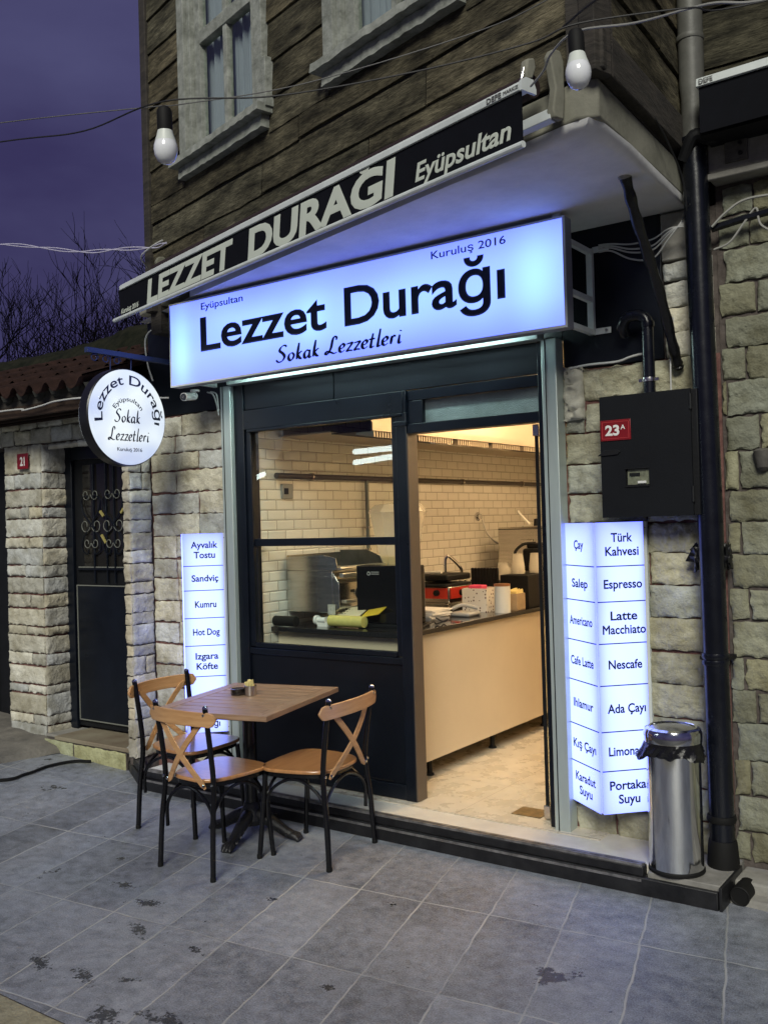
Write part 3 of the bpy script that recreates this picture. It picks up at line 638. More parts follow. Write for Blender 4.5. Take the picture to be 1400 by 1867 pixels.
# ------------------------------------------------------------------ interior of the cafe
XW, YB, XR = -4.20, 8.75, -1.98
def tile_mat(name, hdir):
    m = bpy.data.materials.new(name); m.use_nodes = True; n = m.node_tree.nodes; L = m.node_tree.links; b = n['Principled BSDF']
    t = n.new('ShaderNodeTexCoord'); sp = n.new('ShaderNodeSeparateXYZ'); L.new(t.outputs['Object'], sp.inputs[0]); cb = n.new('ShaderNodeCombineXYZ')
    L.new(sp.outputs[0 if hdir == 'X' else 1], cb.inputs[0]); L.new(sp.outputs[2], cb.inputs[1])
    br = n.new('ShaderNodeTexBrick'); br.inputs['Scale'].default_value = 1; br.inputs['Brick Width'].default_value = .172; br.inputs['Row Height'].default_value = .0665; br.inputs['Mortar Size'].default_value = .0018; br.inputs['Mortar Smooth'].default_value = .3
    br.inputs['Color1'].default_value = (.78, .76, .70, 1); br.inputs['Color2'].default_value = (.72, .70, .64, 1); br.inputs['Mortar'].default_value = (.20, .17, .13, 1); L.new(cb.outputs[0], br.inputs['Vector'])
    L.new(br.outputs['Color'], b.inputs['Base Color']); b.inputs['Roughness'].default_value = .14
    b2 = n.new('ShaderNodeTexBrick'); b2.inputs['Scale'].default_value = 1; b2.inputs['Brick Width'].default_value = .172; b2.inputs['Row Height'].default_value = .0665; b2.inputs['Mortar Size'].default_value = .010; b2.inputs['Mortar Smooth'].default_value = 1; L.new(cb.outputs[0], b2.inputs['Vector'])
    nn = n.new('ShaderNodeTexNoise'); nn.inputs['Scale'].default_value = 9; L.new(t.outputs['Object'], nn.inputs['Vector'])
    ad = n.new('ShaderNodeMath'); ad.operation = 'MULTIPLY_ADD'; L.new(b2.outputs['Fac'], ad.inputs[0]); ad.inputs[1].default_value = -1; L.new(nn.outputs[0], ad.inputs[2])
    bp = n.new('ShaderNodeBump'); bp.inputs['Strength'].default_value = .8; bp.inputs['Distance'].default_value = .003; L.new(ad.outputs[0], bp.inputs['Height']); L.new(bp.outputs[0], b.inputs['Normal'])
    return m
TY, TX = tile_mat('metro_tile_side', 'Y'), tile_mat('metro_tile_back', 'X')
CEIL = mat('shop_ceiling', (.70, .68, .62), .9)
def w(name, a, b, m, **k): return box(a, b).build(name, m, cafe, **k)
w('tile_wall', (XW-.1, 4.512, .11), (XW, YB, 2.98), TY); w('back_wall', (XW, YB, .11), (XR+.1, YB+.1, 2.98), TX)
w('inner_wall', (XR, 4.62, .11), (XR+.1, YB, 2.98), mat('cream_wall', (.66, .62, .54), .8, var=.05, scale=2))
w('ceiling', (XW-.1, 4.54, 2.98), (XR+.1, YB+.1, 3.08), CEIL)
def floor_mat():
    m = mat('travertine_floor', (.47, .42, .33), .28, col2=(.62, .56, .46), scale=7, bump=.02, bscale=30, rvar=.1, detail=9)
    n = m.node_tree.nodes; L = m.node_tree.links; b = n['Principled BSDF']; src = b.inputs['Base Color'].links[0].from_socket
    t = n.new('ShaderNodeTexCoord'); br = n.new('ShaderNodeTexBrick'); br.offset = 0; br.inputs['Scale'].default_value = 1; br.inputs['Brick Width'].default_value = .6; br.inputs['Row Height'].default_value = .6; br.inputs['Mortar Size'].default_value = .0022
    mpn = n.new('ShaderNodeMapping'); mpn.inputs['Location'].default_value = (.1, .13, 0); L.new(t.outputs['Object'], mpn.inputs[0]); L.new(mpn.outputs[0], br.inputs['Vector'])
    br.inputs['Color1'].default_value = (1, 1, 1, 1); br.inputs['Color2'].default_value = (.93, .93, .93, 1); br.inputs['Mortar'].default_value = (.45, .40, .33, 1)
    mm = n.new('ShaderNodeMixRGB'); mm.blend_type = 'MULTIPLY'; mm.inputs[0].default_value = 1; L.new(src, mm.inputs[1]); L.new(br.outputs[0], mm.inputs[2]); L.new(mm.outputs[0], b.inputs['Base Color']); return m
w('floor', (XW-.1, 4.36, .0), (XR+.1, YB, FL), floor_mat())
# threshold, granite kerb and track
w('threshold', (-4.95, 4.17, .0), (-1.56, 4.36, FL-.004), MARBLE, bevel=.003)
w('threshold', (-1.555, 4.125, .0), (-1.235, 4.5, .100), mat('worn_threshold', (.15, .145, .13), .7, col2=(.30, .29, .27), scale=8, bump=.3, bscale=30), bevel=.004); w('threshold', (-2.06, 4.362, .0), (-1.56, 4.5, FL-.006), MARBLE)
mb = MB(); mb.prism([(-5.38, 4.365), (-4.93, 4.105), (-1.24, 4.10), (-1.24, 4.124), (-1.56, 4.124), (-1.56, 4.168), (-4.96, 4.168), (-5.36, 4.48)], -.1, .078); mb.build('granite_kerb', GRANITE, cafe, bevel=.004)
mb = MB(); mb.prism([(-5.37, 4.375), (-4.925, 4.115), (-1.57, 4.112), (-1.57, 4.166), (-4.95, 4.166), (-5.35, 4.48)], .078, .122); mb.build('granite_coping', GRANITE, cafe, bevel=.005)
mb = MB(); mb.box((-1.2345, 4.10, -.05), (-1.222, 4.42, .100)); mb.build('granite_end', GRANITE, cafe, bevel=.002)
mb = MB()
for y0, y1, z1 in ((4.112, 4.120, .134), (4.130, 4.136, .134), (4.148, 4.160, .130)): mb.box((-4.92, y0, .122), (-1.575, y1, z1))
mb.box((-4.92, 4.098, .060), (-1.575, 4.1095, .072)); mb.build('door_track', mat('worn_track', (.26, .25, .245), .38, metal=.7, var=.5, scale=20, rvar=.15), cafe)

# ================================================================== SHOPFRONT
YF = 4.42
sf = wthing('shopfront', 'black aluminium and glass shopfront with pale posts and an open doorway', 'shopfront', (-3.2, YF, FL))
MESHG = mat('patterned_glass', (.13, .16, .16), .5, col2=(.24, .29, .29), scale=5, bump=.6, bscale=160, spec=.6)
def P(name, a, b, m=BLACK, par=sf, bevel=.003, **k): return box(a, b).build(name, m, par, bevel=bevel, **k)
for a, b in ((-4.405, -4.318), (-2.128, -2.045)):
    mb = MB(); mb.box((a, YF-.03, FL-.02), (b, YF+.06, 2.60)); pst = mb.build('post', ALU, sf, bevel=.004)
    mb = MB(); mb.box((a+.022, YF-.034, FL), (a+.026, YF-.0301, 2.6)); mb.build('post_seam', BLACKM, pst)
P('side_channel', (-4.316, YF+.0, FL), (-4.235, YF+.08, 2.60)); P('side_channel', (-2.165, YF+.0, FL), (-2.130, YF+.08, 2.60))
P('light_cornice', (-4.316, YF-.060, 2.600), (-2.130, YF+.02, 2.640), ALU)
mb = MB(); mb.box((-4.234, YF+.012, 2.437), (-3.505, YF+.06, 2.598)); mb.box((-3.503, YF+.016, 2.437), (-2.167, YF+.06, 2.598)); mb.build('header_sheet', BPANEL, sf, bevel=.002)
P('window_head', (-4.234, YF+.0, 2.31), (-3.005, YF+.10, 2.434))
P('window_head_lip', (-4.20, YF-.012, 2.292), (-3.01, YF+.04, 2.309))
P('door_head', (-2.985, YF+.02, 2.375), (-2.167, YF+.10, 2.434)); P('transom', (-2.985, YF+.01, 2.19), (-2.167, YF+.10, 2.245))
P('transom_stile', (-2.9852, YF+.02, 2.246), (-2.885, YF+.10, 2.374))
box((-2.885, YF+.05, 2.246), (-2.168, YF+.058, 2.374)).build('transom_glass', MESHG, sf)
dp = P('door_post', (-3.055, YF+.0, FL+.002), (-2.985, YF+.10, 2.31)); P('head_block', (-3.004, YF+.002, 2.3105), (-2.9855, YF+.10, 2.434))
P('post_cap', (-3.065, YF-.008, 2.235), (-2.98, YF+.02, 2.262))
box((-2.9849, YF+.004, FL+.003), (-2.978, YF+.1, 2.19)).build('post_inner_face', mat('warm_lit_face', (.10, .075, .055), .35, var=.1, scale=3), sf)  # warm interior light on the post's inner side, put into its brown colour
# guillotine window with two sashes
P('window_jamb', (-4.234, YF+.015, .93), (-4.19, YF+.09, 2.31)); P('window_jamb', (-3.10, YF+.02, .93), (-3.056, YF+.09, 2.30))
us = P('upper_sash', (-4.189, YF+.03, 1.565), (-3.10, YF+.055, 1.612))
box((-4.188, YF+.040, 1.613), (-3.101, YF+.045, 2.291)).build('glass', GLASS, us, smooth=False)
ls = P('lower_sash', (-4.189, YF+.012, .925), (-3.10, YF+.05, .955))
box((-4.188, YF+.022, .956), (-3.101, YF+.027, 1.564)).build('glass', GLASS, ls, smooth=False)
box((-4.150, YF+.001, .956), (-4.142, YF+.012, 1.564)).build('stile', BLACKM, ls)
mb = MB(); mb.box((-4.234, YF+.02, FL+.02), (-3.056, YF+.09, .924)); mb.build('lower_panel', BPANEL, sf, bevel=.003)
P('panel_rail', (-4.234, YF+.005, .885), (-3.056, YF+.0195, .923)); P('panel_kick', (-4.234, YF+.002, FL+.004), (-3.056, YF+.0195, FL+.085))
mb = MB(); mb.box((-4.1, YF+.016, .21), (-3.15, YF+.021, .218)); mb.build('panel_groove', BLACKM, sf)
# frameless glass door folded back into the shop
door = MB(); door.box((-2.232, YF+.10, FL+.012), (-2.222, YF+.98, 2.185)); dl = door.build('glass_door', glass_mat('door_glass', (.90, .94, .92)), sf, smooth=False)
mb = MB(); mb.box((-2.236, YF+.092, FL+.012), (-2.218, YF+.0995, 2.185)); mb.build('edge_seal', BLACKM, dl)
for z0, z1 in ((FL+.006, FL+.075), (2.125, 2.186)): mb = MB(); mb.box((-2.245, YF+.085, z0), (-2.209, YF+.25, z1)); mb.build('patch_fitting', STEEL, dl, bevel=.003)
mb = MB(); mb.box((-2.44, YF+.09, FL+.0005), (-2.27, YF+.23, FL+.004)); mb.build('floor_spring_cover', mat('worn_brass', (.22, .16, .08), .45, metal=.7, var=.4, scale=30), sf)

# ================================================================== INTERIOR THINGS
CT = 1.04; CX = -3.14
co = wthing('serving_counter', 'cream panelled serving counter with black stone top inside the cafe', 'counter', (-3.6, 6.5, FL))
mb = MB(); mb.box((-4.19, 4.65, .24), (CX-.02, 8.70, CT-.03)); mb.build('cabinet', CREAM, co)
mb = MB(); mb.box((-4.195, 4.585, CT-.03), (CX, 8.72, CT)); mb.build('countertop', COUNTERTOP, co, bevel=.003)
for y in (4.95, 5.75, 6.55, 7.35, 8.15):
    for x in (CX-.10,):
        mb = MB(); mb.lathe([(.028, FL), (.028, FL+.01), (.017, FL+.018), (.017, .24)], (x, y, 0), 14); mb.build('leg', BLACKM, co)
def IT(name, label, cat, loc, group=None): return wthing(name, label, cat, loc, group)
g = IT('griddle', 'stainless steel griddle with a splash guard behind the shop window', 'griddle', (-4.0, 5.05, CT))
GX0, GX1, GY0, GY1 = -4.185, -3.75, 4.74, 5.32; B0 = CT+.085
mb = MB(); mb.box((GX0, GY0, B0), (GX1-.05, GY1, B0+.27)); mb.extr([(GX1-.0499, GY0+.004, B0), (GX1, GY0+.004, B0+.03), (GX1, GY0+.004, B0+.19), (GX1-.0499, GY0+.004, B0+.26)], (0, GY1-GY0-.008, 0)); mb.build('body', STEEL, g, bevel=.004)
mb = MB(); prof = [(GX0, B0+.271), (GX1-.03, B0+.271), (GX1-.005, B0+.285), (GX1-.02, B0+.35), (GX1-.12, B0+.372), (GX0, B0+.358)]
mb.extr([(x, GY0-.001, z) for x, z in prof], (0, .005, 0)); mb.box((GX0, GY0+.0045, B0+.271), (GX0+.005, GY1, B0+.37)); mb.build('splash_guard', STEEL, g)
mb = MB(); prof2 = [(GX0, B0+.271), (GX1-.03, B0+.271), (GX1-.06, B0+.33), (GX1-.20, B0+.385), (GX0, B0+.385)]; mb.extr([(x, GY1, z) for x, z in prof2], (0, -.005, 0)); mb.build('splash_guard', mat('smoked_steel', (.12, .12, .11), .35, metal=.9, var=.3, scale=6), g)
mb = MB(); mb.box((GX1-.10, GY0+.006, B0+.272), (GX1+.02, GY1-.01, B0+.292)); mb.box((GX1+.0, GY0+.006, B0+.225), (GX1+.035, GY1-.01, B0+.255)); mb.build('front_gutter', mat('bright_steel', (.72, .68, .60), .3, metal=.9), g, bevel=.006)
mb = MB(); mb.box((GX0+.03, GY0-.003, B0+.03), (GX0+.26, GY0-.0012, B0+.20)); mb.build('side_plate', STEEL, g, bevel=.001)
mb = MB(); mb.box((GX1-.09, GY0-.004, B0-.01), (GX1-.03, GY0-.0012, B0+.055)); mb.build('rating_label', mat('faded_label', (.38, .37, .33), .6, var=.3, scale=60), g)
for y in (GY0+.06, GY1-.06): mb = MB(); mb.lathe([(.02, CT), (.02, B0)], (GX1-.10, y, 0), 12); mb.build('foot', BLACKM, g)
kn = MB(); kn.lathe([(.044, 0), (.044, .006), (.020, .008), (.018, .04), (.0, .042)], (GX1+.001, 4.965, B0+.115), 22, axis='X'); kn.build('knob', BLACKM, g)
kn = MB(); kn.lathe([(.030, .0062), (.028, .022), (.021, .023)], (GX1+.001, 4.965, B0+.115), 22, axis='X', cap=False); kn.build('knob_ring', WHITEC, g)
for y in (4.885, 5.045): mb = MB(); mb.box((GX1+.0005, y-.018, B0+.125), (GX1+.004, y+.018, B0+.143)); mb.build('switch', BLACKM, g)
mb = MB(); mb.box((GX1+.0005, 4.79, B0+.06), (GX1+.02, 4.90, B0+.08)); mb.build('drawer_pull', mat('bright_steel', (.72, .68, .60)), g, bevel=.003)
t = IT('perforated_tray', 'white perforated plastic tray lying by the griddle', 'tray', (-3.7, 4.83, CT+.06))
mb = MB(); mb.extr([(-3.86, 4.80, CT+.05), (-3.66, 4.80, CT+.065), (-3.66, 4.93, CT+.12), (-3.86, 4.93, CT+.105)], (0, 0, .006)); mb.build('tray_plate', mat('tray_cream', (.70, .62, .42), .5), t)
mb = MB(); mb.extr([(-3.64, 4.80, CT+.065), (-3.50, 4.80, CT+.09), (-3.50, 4.93, CT+.145), (-3.64, 4.93, CT+.12)], (0, 0, .006)); mb.build('yellow_plate', YELLOW, t)
mb = MB()
for i in range(6):
    for j in range(4): mb.box((-3.83+i*.024, 4.82+j*.024, CT+.0635+j*.0105), (-3.818+i*.024, 4.832+j*.024, CT+.0665+j*.0105+.004))
mb.build('holes', BLACKM, t)
t = IT('cling_film_roll', 'yellowish roll of film on a white dispenser behind the window', 'roll', (-3.65, 4.80, CT))
mb = MB(); mb.lathe([(.0, 0), (.036, .001), (.036, .27), (0, .271)], (-3.78, 4.80, CT+.04), 22, axis='X'); mb.build('roll', ROLLC, t)
mb = MB(); mb.lathe([(.0, 0), (.030, .002), (.030, .02), (.018, .022), (.018, .085), (.024, .09), (.0, .091)], (-3.90, 4.80, CT+.04), 18, axis='X'); mb.box((-3.88, 4.79, CT), (-3.80, 4.86, CT+.03)); mb.build('holder', WHITEC, t)
t = IT('rolled_mat', 'black rolled rubber mat at the left end of the counter', 'mat', (-4.15, 4.80, CT))
mb = MB(); mb.lathe([(0, 0), (.032, .002), (.034, .18), (0, .182)], (-4.19, 4.79, CT+.036), 16, axis='X'); mb.build('roll', RUBBER, t)
t = IT('till_screen', 'large black till screen standing behind the shop window', 'till', (-3.35, 4.90, CT))
mb = MB(); mb.box((-3.60, 4.84, CT+.02), (-3.17, 4.98, CT+.385)); mb.build('casing', mat('gloss_black', (.006, .006, .008), .12), t, bevel=.008)
mb = MB(); mb.box((-3.58, 4.82, CT), (-3.19, 5.06, CT+.02)); mb.build('base', BLACKM, t, bevel=.004)
mb = MB(); mb.lathe([(.012, -.001), (.012, .0)], (-3.50, 4.84, CT+.335), 20, axis='Y'); mb.lathe([(.008, -.002), (.008, .0)], (-3.50, 4.84, CT+.335), 20, axis='Y', mi=1); lg = mb.build('round_mark', [WHITEE, BLACKM], t)
for zz in (.332, .344): mb = MB(); mb.box((-3.482, 4.8385, CT+zz-.003), (-3.42, 4.8395, CT+zz+.003)); mb.build('mark_line', mat('grey_print', (.35, .35, .35), .5), t)
t = IT('juice_dispenser', 'clear juice dispenser half full of yellow juice behind the black till', 'dispenser', (-3.62, 5.3, CT))
cxx, cyy = -3.70, 5.35
mb = MB(); mb.box((cxx-.12, cyy-.14, CT), (cxx+.12, cyy+.14, CT+.34)); mb.build('base', mat('grey_plastic', (.12, .12, .12), .4), t, bevel=.015)
mb = MB(); mb.lathe([(.10, .34), (.13, .42), (.155, .52), (.19, .70), (.195, .72)], (cxx, cyy, CT), 8, cap=False); mb.build('bowl', GLASSC, t, smooth=False)
mb = MB(); mb.lathe([(.097, .345), (.125, .42), (.127, .425)], (cxx, cyy, CT), 8); mb.build('juice', JUICE, t)
mb = MB(); mb.lathe([(.20, .715), (.205, .725), (.16, .775), (.02, .79)], (cxx, cyy, CT), 8); mb.build('lid', GLASSC, t, smooth=False)
tgr = t = IT('contact_grill', 'red fronted contact grill with open lid on the counter', 'grill', (-3.5, 5.6, CT))
mb = MB(); mb.box((-3.72, 5.52, CT+.05), (-3.24, 5.98, CT+.20)); mb.build('body', STEEL, t, bevel=.008)
mb = MB(); mb.box((-3.238, 5.54, CT+.09), (-3.232, 5.94, CT+.19)); mb.box((-3.70, 5.514, CT+.09), (-3.26, 5.519, CT+.19)); mb.build('front_plate', REDCUP, t)
for x, y, ax in ((-3.58, 5.512, 'Y'), (-3.36, 5.512, 'Y')):
    mb = MB(); mb.lathe([(.0, -.028), (.026, -.027), (.028, 0)], (x, y, CT+.145), 16, axis='Y'); mb.build('knob', BLACKM, t)
mb = MB(); mb.lathe([(.028, 0), (.026, .027), (0, .028)], (-3.232, 5.7, CT+.14), 16, axis='X'); mb.build('knob', BLACKM, t)
mb = MB(); mb.box((-3.70, 5.50, CT+.20), (-3.26, 5.94, CT+.225)); mb.build('lower_plate', BLACKM, t, bevel=.006)
mb = MB(); mb.box((-3.68, 5.56, CT+.25), (-3.28, 5.97, CT+.31)); mb.build('lid', BLACKM, t, bevel=.015)
mb = MB(); mb.tube([(-3.66, 5.62, CT+.33), (-3.52, 5.50, CT+.335), (-3.30, 5.50, CT+.34)], .014, 10); mb.build('handle', WHITEC, t)
mb = MB(); mb.box((-3.74, 5.46, CT+.035), (-3.22, 5.50, CT+.05)); mb.box((-3.74, 5.46, CT), (-3.22, 5.98, CT+.02)); mb.build('drip_tray', STEEL, t, bevel=.004)
def small(name, label, cat, a, b, m, group=None, bevel=.004):
    c = ((a[0]+b[0])/2, (a[1]+b[1])/2, a[2]); mb = MB(); mb.box([a[i]-c[i] for i in range(3)], [b[i]-c[i] for i in range(3)])
    o = mb.build(name, m, bevel=bevel); o.location = c; return tag(o, label, cat, group)
tgr.location = (-3.93, 6.07, CT); tgr.scale = (.85, .85, .80)
t = IT('paper_stack', 'flat stack of white paper bags on the counter before the grill', 'paper bags', (-3.5, 5.3, CT)); rnd = random.Random(3)
for i in range(6):
    a = rnd.uniform(-.12, .12); mt = Matrix.Translation((-3.50+rnd.uniform(-.02, .02), 5.24+rnd.uniform(-.03, .03), CT+.001+i*.011)) @ Matrix.Rotation(a, 4, 'Z'); mb = MB(); mb.box((-.16, -.11, 0), (.16, .11, .009), mtx=mt); mb.build('bag', WHITEC, t)
t = IT('phone_handset', 'grey handset lying on the counter beside the patterned box', 'phone', (-3.42, 5.62, CT))
mb = MB(); mb.box((-3.34, 5.34, CT), (-3.18, 5.50, CT+.03)); mb.build('body', mat('grey_handset', (.30, .30, .29), .4), t, bevel=.012)
mb = MB(); mb.tube(spline([(-3.33, 5.37, CT+.05), (-3.27, 5.41, CT+.075), (-3.19, 5.47, CT+.05)], 5), .013, 8); mb.build('receiver', mat('grey_handset', (.3, .3, .29)), t)
def patt():
    m = bpy.data.materials.new('patterned_card'); m.use_nodes = True; n = m.node_tree.nodes; L = m.node_tree.links; b = n['Principled BSDF']
    t = n.new('ShaderNodeTexCoord'); v = n.new('ShaderNodeTexVoronoi'); v.inputs['Scale'].default_value = 42; v.inputs['Randomness'].default_value = .5; L.new(t.outputs['Object'], v.inputs[0])
    r = n.new('ShaderNodeValToRGB'); r.color_ramp.interpolation = 'CONSTANT'; e = r.color_ramp.elements; e[0].color = (.10, .05, .04, 1); e[1].position = .27; e[1].color = (.70, .66, .58, 1); L.new(v.outputs['Distance'], r.inputs[0]); L.new(r.outputs[0], b.inputs['Base Color']); b.inputs['Roughness'].default_value = .7; return m
tpb = t = IT('patterned_box', 'open white carton printed with small figures on the counter', 'box', (-3.26, 5.75, CT))
PB = patt(); mb = MB()
for a, b in (((-3.40, 5.62, CT), (-3.20, 5.626, CT+.165)), ((-3.40, 5.80, CT), (-3.20, 5.806, CT+.165)), ((-3.206, 5.6265, CT), (-3.20, 5.7995, CT+.165)), ((-3.40, 5.6265, CT), (-3.394, 5.7995, CT+.165))): mb.box(a, b)
mb.build('carton', PB, t)
mb = MB(); mb.box((-3.39, 5.63, CT+.08), (-3.21, 5.795, CT+.15)); mb.build('contents', KRAFT, t)
mb = MB(); mb.box((-3.37, 5.66, CT+.155), (-3.26, 5.74, CT+.185)); mb.build('pink_packet', PINK, t, bevel=.006)
tpb.location = (-3.38, 6.0, CT)
t = IT('white_tin', 'tall white cylindrical tin beside the patterned carton', 'tin', (-3.22, 5.9, CT))
mb = MB(); mb.lathe([(.0, .0), (.056, .0), (.056, .19), (.05, .196)], (-3.21, 5.90, CT), 28); mb.build('tin', mat('tin_paper', (.62, .64, .62), .4), t)
mb = MB(); mb.lathe([(.057, .185), (.057, .20), (.045, .202), (.0, .198)], (-3.21, 5.90, CT), 28); mb.build('lid', mat('copper_rim', (.35, .16, .08), .35, metal=.6), t)
t = IT('kraft_holder', 'small brown card holder full of yellow napkins at the counter edge', 'holder', (-3.2, 6.08, CT))
mb = MB(); mb.box((-3.25, 6.02, CT), (-3.16, 6.15, CT+.12)); mb.build('holder', KRAFT, t, bevel=.003)
rnd = random.Random(5); mb = MB()
for i in range(9): x = -3.245+i*.009; mb.extr([(x, 6.03, CT+.1), (x, 6.14, CT+.1), (x+rnd.uniform(-.006, .006), 6.145, CT+.14+rnd.uniform(0, .015)), (x, 6.025, CT+.138)], (.004, 0, 0))
mb.build('napkins', PAPER, t)
t = IT('black_cabinet', 'black ribbed display box at the far end of the counter', 'display box', (-3.35, 6.6, CT))
mb = MB(); mb.box((-3.40, 6.22, CT), (CX-.03, 7.6, CT+.24)); mb.build('casing', BLACKM, t, bevel=.005)
mb = MB()
for i in range(9): mb.lathe([(.012, CT), (.012, CT+.29), (0, CT+.295)], (-3.62+.026*i, 6.20, 0), 10)
mb.build('tube_rack', BLACKM, t)
def cup_stack(x, y, label):
    t = IT('cup_stack', label, 'cups', (x, y, CT+.245), 'upturned cup stacks on the black display box'); mb = MB()
    for k in range(5): z = CT+.245+k*.012; mb.lathe([(.052, z), (.050, z+.006), (.038, z+.10)], (x, y, 0), 22, cap=False)
    mb.build('cups', GLASSC, t); mb = MB(); mb.lathe([(.036, CT+.39), (.0, CT+.392)], (x, y, 0), 22); mb.build('cup_base', GLASSC, t)
cup_stack(-3.30, 6.32, 'nearer stack of clear upturned plastic cups on the black display box'); cup_stack(-3.22, 6.45, 'farther stack of clear upturned plastic cups on the black display box')
tho = t = IT('gas_hob', 'low steel gas hob with glasses along its front edge', 'hob', (-3.8, 6.5, CT))
mb = MB(); mb.box((-4.12, 6.25, CT), (-3.56, 6.95, CT+.12)); mb.build('body', STEEL, t, bevel=.008)
mb = MB(); mb.box((-3.90, 6.243, CT+.045), (-3.76, 6.249, CT+.075)); mb.build('pull', BLACKM, t)
mb = MB()
for i in range(8): mb.box((-4.10+.075*i, 6.27, CT+.12), (-4.088+.075*i, 6.93, CT+.14))
for i in range(3): mb.box((-4.11, 6.3+.28*i, CT+.1405), (-3.57, 6.312+.28*i, CT+.15))
mb.build('grate', IRON, t)
for i in range(6): mb = MB(); mb.lathe([(.02, .122), (.026, .125), (.027, .19)], (-4.05+.085*i, 6.27, CT), 12, cap=False); mb.build('glass_cup', GLASSC, t)
tho.location = (-3.94, 7.06, CT); tho.scale = (.72, .8, 1)
t = IT('glass_jar', 'round glass jar between the hob and the steel cabinet', 'jar', (-3.75, 7.05, CT))
mb = MB(); mb.lathe([(.05, 0), (.065, .03), (.065, .13), (.045, .16), (.045, .19)], (-3.79, 7.0, CT+.10), 18, cap=False); mb.build('jar', GLASSC, t); mb = MB(); mb.box((-3.86, 6.96, CT), (-3.70, 7.1, CT+.10)); mb.build('stand', BLACKM, t)
t = IT('bar_tap', 'bent chrome swan neck tap at the tiled wall', 'tap', (-4.1, 6.95, CT))
mb = MB(); mb.tube(spline([(-4.05, 6.50, CT), (-4.05, 6.50, CT+.30), (-4.04, 6.51, CT+.36), (-4.02, 6.53, CT+.36), (-3.96, 6.59, CT+.27), (-3.955, 6.595, CT+.20)], 6), .013, 10); mb.build('spout', CHROME, t)
mb = MB(); mb.lathe([(.03, 0), (.03, .012), (.0, .013)], (-4.05, 6.50, CT), 18); mb.lathe([(.018, 0), (.018, .03)], (-3.955, 6.595, CT+.175), 12); mb.build('flange', CHROME, t)
t = IT('steel_cabinet', 'tall brushed steel two door cabinet by the far wall', 'cabinet', (-3.6, 7.5, CT))
mb = MB(); mb.box((-4.00, 7.30, CT), (-3.10, 7.9, CT+.58)); mb.build('body', STEEL, t, bevel=.012)
mb = MB(); mb.box((-3.612, 7.292, CT+.02), (-3.604, 7.2995, CT+.56)); mb.box((-3.99, 7.294, CT+.56), (-3.11, 7.2995, CT+.566)); mb.build('door_gap', BLACKM, t)
for x in (-3.78, -3.56): mb = MB(); mb.box((x, 7.288, CT+.44), (x+.12, 7.2985, CT+.475)); mb.build('handle', STEEL, t, bevel=.004)
mb = MB(); mb.box((-3.28, 7.293, CT+.46), (-3.24, 7.299, CT+.54)); mb.build('sticker', mat('red_sticker', (.5, .18, .08), .5), t)
t = IT('espresso_machine', 'dark coffee machine with glass lid at the far end', 'coffee machine', (-3.3, 7.0, CT))
mb = MB(); mb.box((-3.42, 6.62, CT+.245), (-3.14, 7.15, CT+.42)); mb.build('casing', BLACKM, t, bevel=.02)
mb = MB(); mb.box((-3.40, 6.66, CT+.42), (-3.16, 7.05, CT+.46)); mb.build('lid', BLACKM, t, bevel=.01)
mb = MB(); mb.box((-3.30, 6.60, CT+.28), (-3.18, 6.618, CT+.38)); mb.build('badge_plate', STEEL, t, bevel=.008)
mb = MB(); mb.tube(spline([(-3.42, 6.66, CT+.30), (-3.47, 6.60, CT+.38), (-3.42, 6.64, CT+.45), (-3.34, 6.7, CT+.46)], 5), .012, 8); mb.build('arm', BLACKM, t)
def pot(x, y, label, k):
    t = IT('coffee_pot', label, 'coffee pot', (x, y, CT+.585), 'glass coffee pots on the steel cabinet'); z = CT+.585
    mb = MB(); mb.lathe([(.05, 0), (.075, .02), (.078, .10), (.06, .17), (.055, .20)], (x, y, z), 20, cap=False); mb.build('jug', GLASSC, t)
    mb = MB(); mb.lathe([(.057, .15), (.058, .19), (.02, .22), (0, .225)], (x, y, z), 20); mb.lathe([(.079, .10), (.079, .13)], (x, y, z), 20, cap=False); mb.build('collar', CHROME, t)
    mb = MB(); mb.tube(spline([(x-.05, y, z+.17), (x-.14, y-.02, z+.15), (x-.13, y-.02, z+.06), (x-.075, y, z+.04)], 5), .010, 8); mb.build('handle', CHROME if k else BLACKM, t)
pot(-3.50, 7.50, 'left glass coffee pot on top of the steel cabinet', 1); pot(-3.25, 7.56, 'right glass coffee pot on top of the steel cabinet', 0)
t = IT('cezve', 'upright wooden handled copper pot behind the coffee pots', 'coffee pot', (-3.44, 7.62, CT+.585))
mb = MB(); mb.lathe([(.05, 0), (.055, .05), (.035, .22)], (-3.44, 7.66, CT+.585), 16); mb.build('body', mat('copper', (.35, .16, .08), .3, metal=1), t)
mb = MB(); mb.tube(spline([(-3.44, 7.64, CT+.79), (-3.46, 7.62, CT+.88), (-3.47, 7.60, CT+.97)], 5), [.012]*11, 8); mb.lathe([(0, -.05), (.022, -.02), (.022, .02), (0, .05)], (-3.475, 7.60, CT+.985), 12); mb.build('handle', mat('dark_red_wood', (.12, .03, .02), .4), t)
t = IT('milk_frother', 'small milk frother with a white spout on the steel cabinet', 'frother', (-3.72, 7.45, CT+.585))
mb = MB(); mb.tube(spline([(-3.86, 7.42, CT+.72), (-3.84, 7.42, CT+.69), (-3.76, 7.44, CT+.60)], 5), .012, 8); mb.build('spout', WHITEC, t); mb = MB(); mb.lathe([(.025, 0), (.02, .06), (0, .065)], (-3.70, 7.45, CT+.585), 14); mb.build('cup', BLACKM, t)
for nm, dx, dy in (('perforated_tray', .06, -.06), ('cling_film_roll', -.03, -.08), ('rolled_mat', 0, -.17), ('till_screen', -.07, -.02), ('paper_stack', -.04, .12), ('phone_handset', -.08, .18)):
    o = bpy.data.objects[nm]; o.location.x += dx; o.location.y += dy
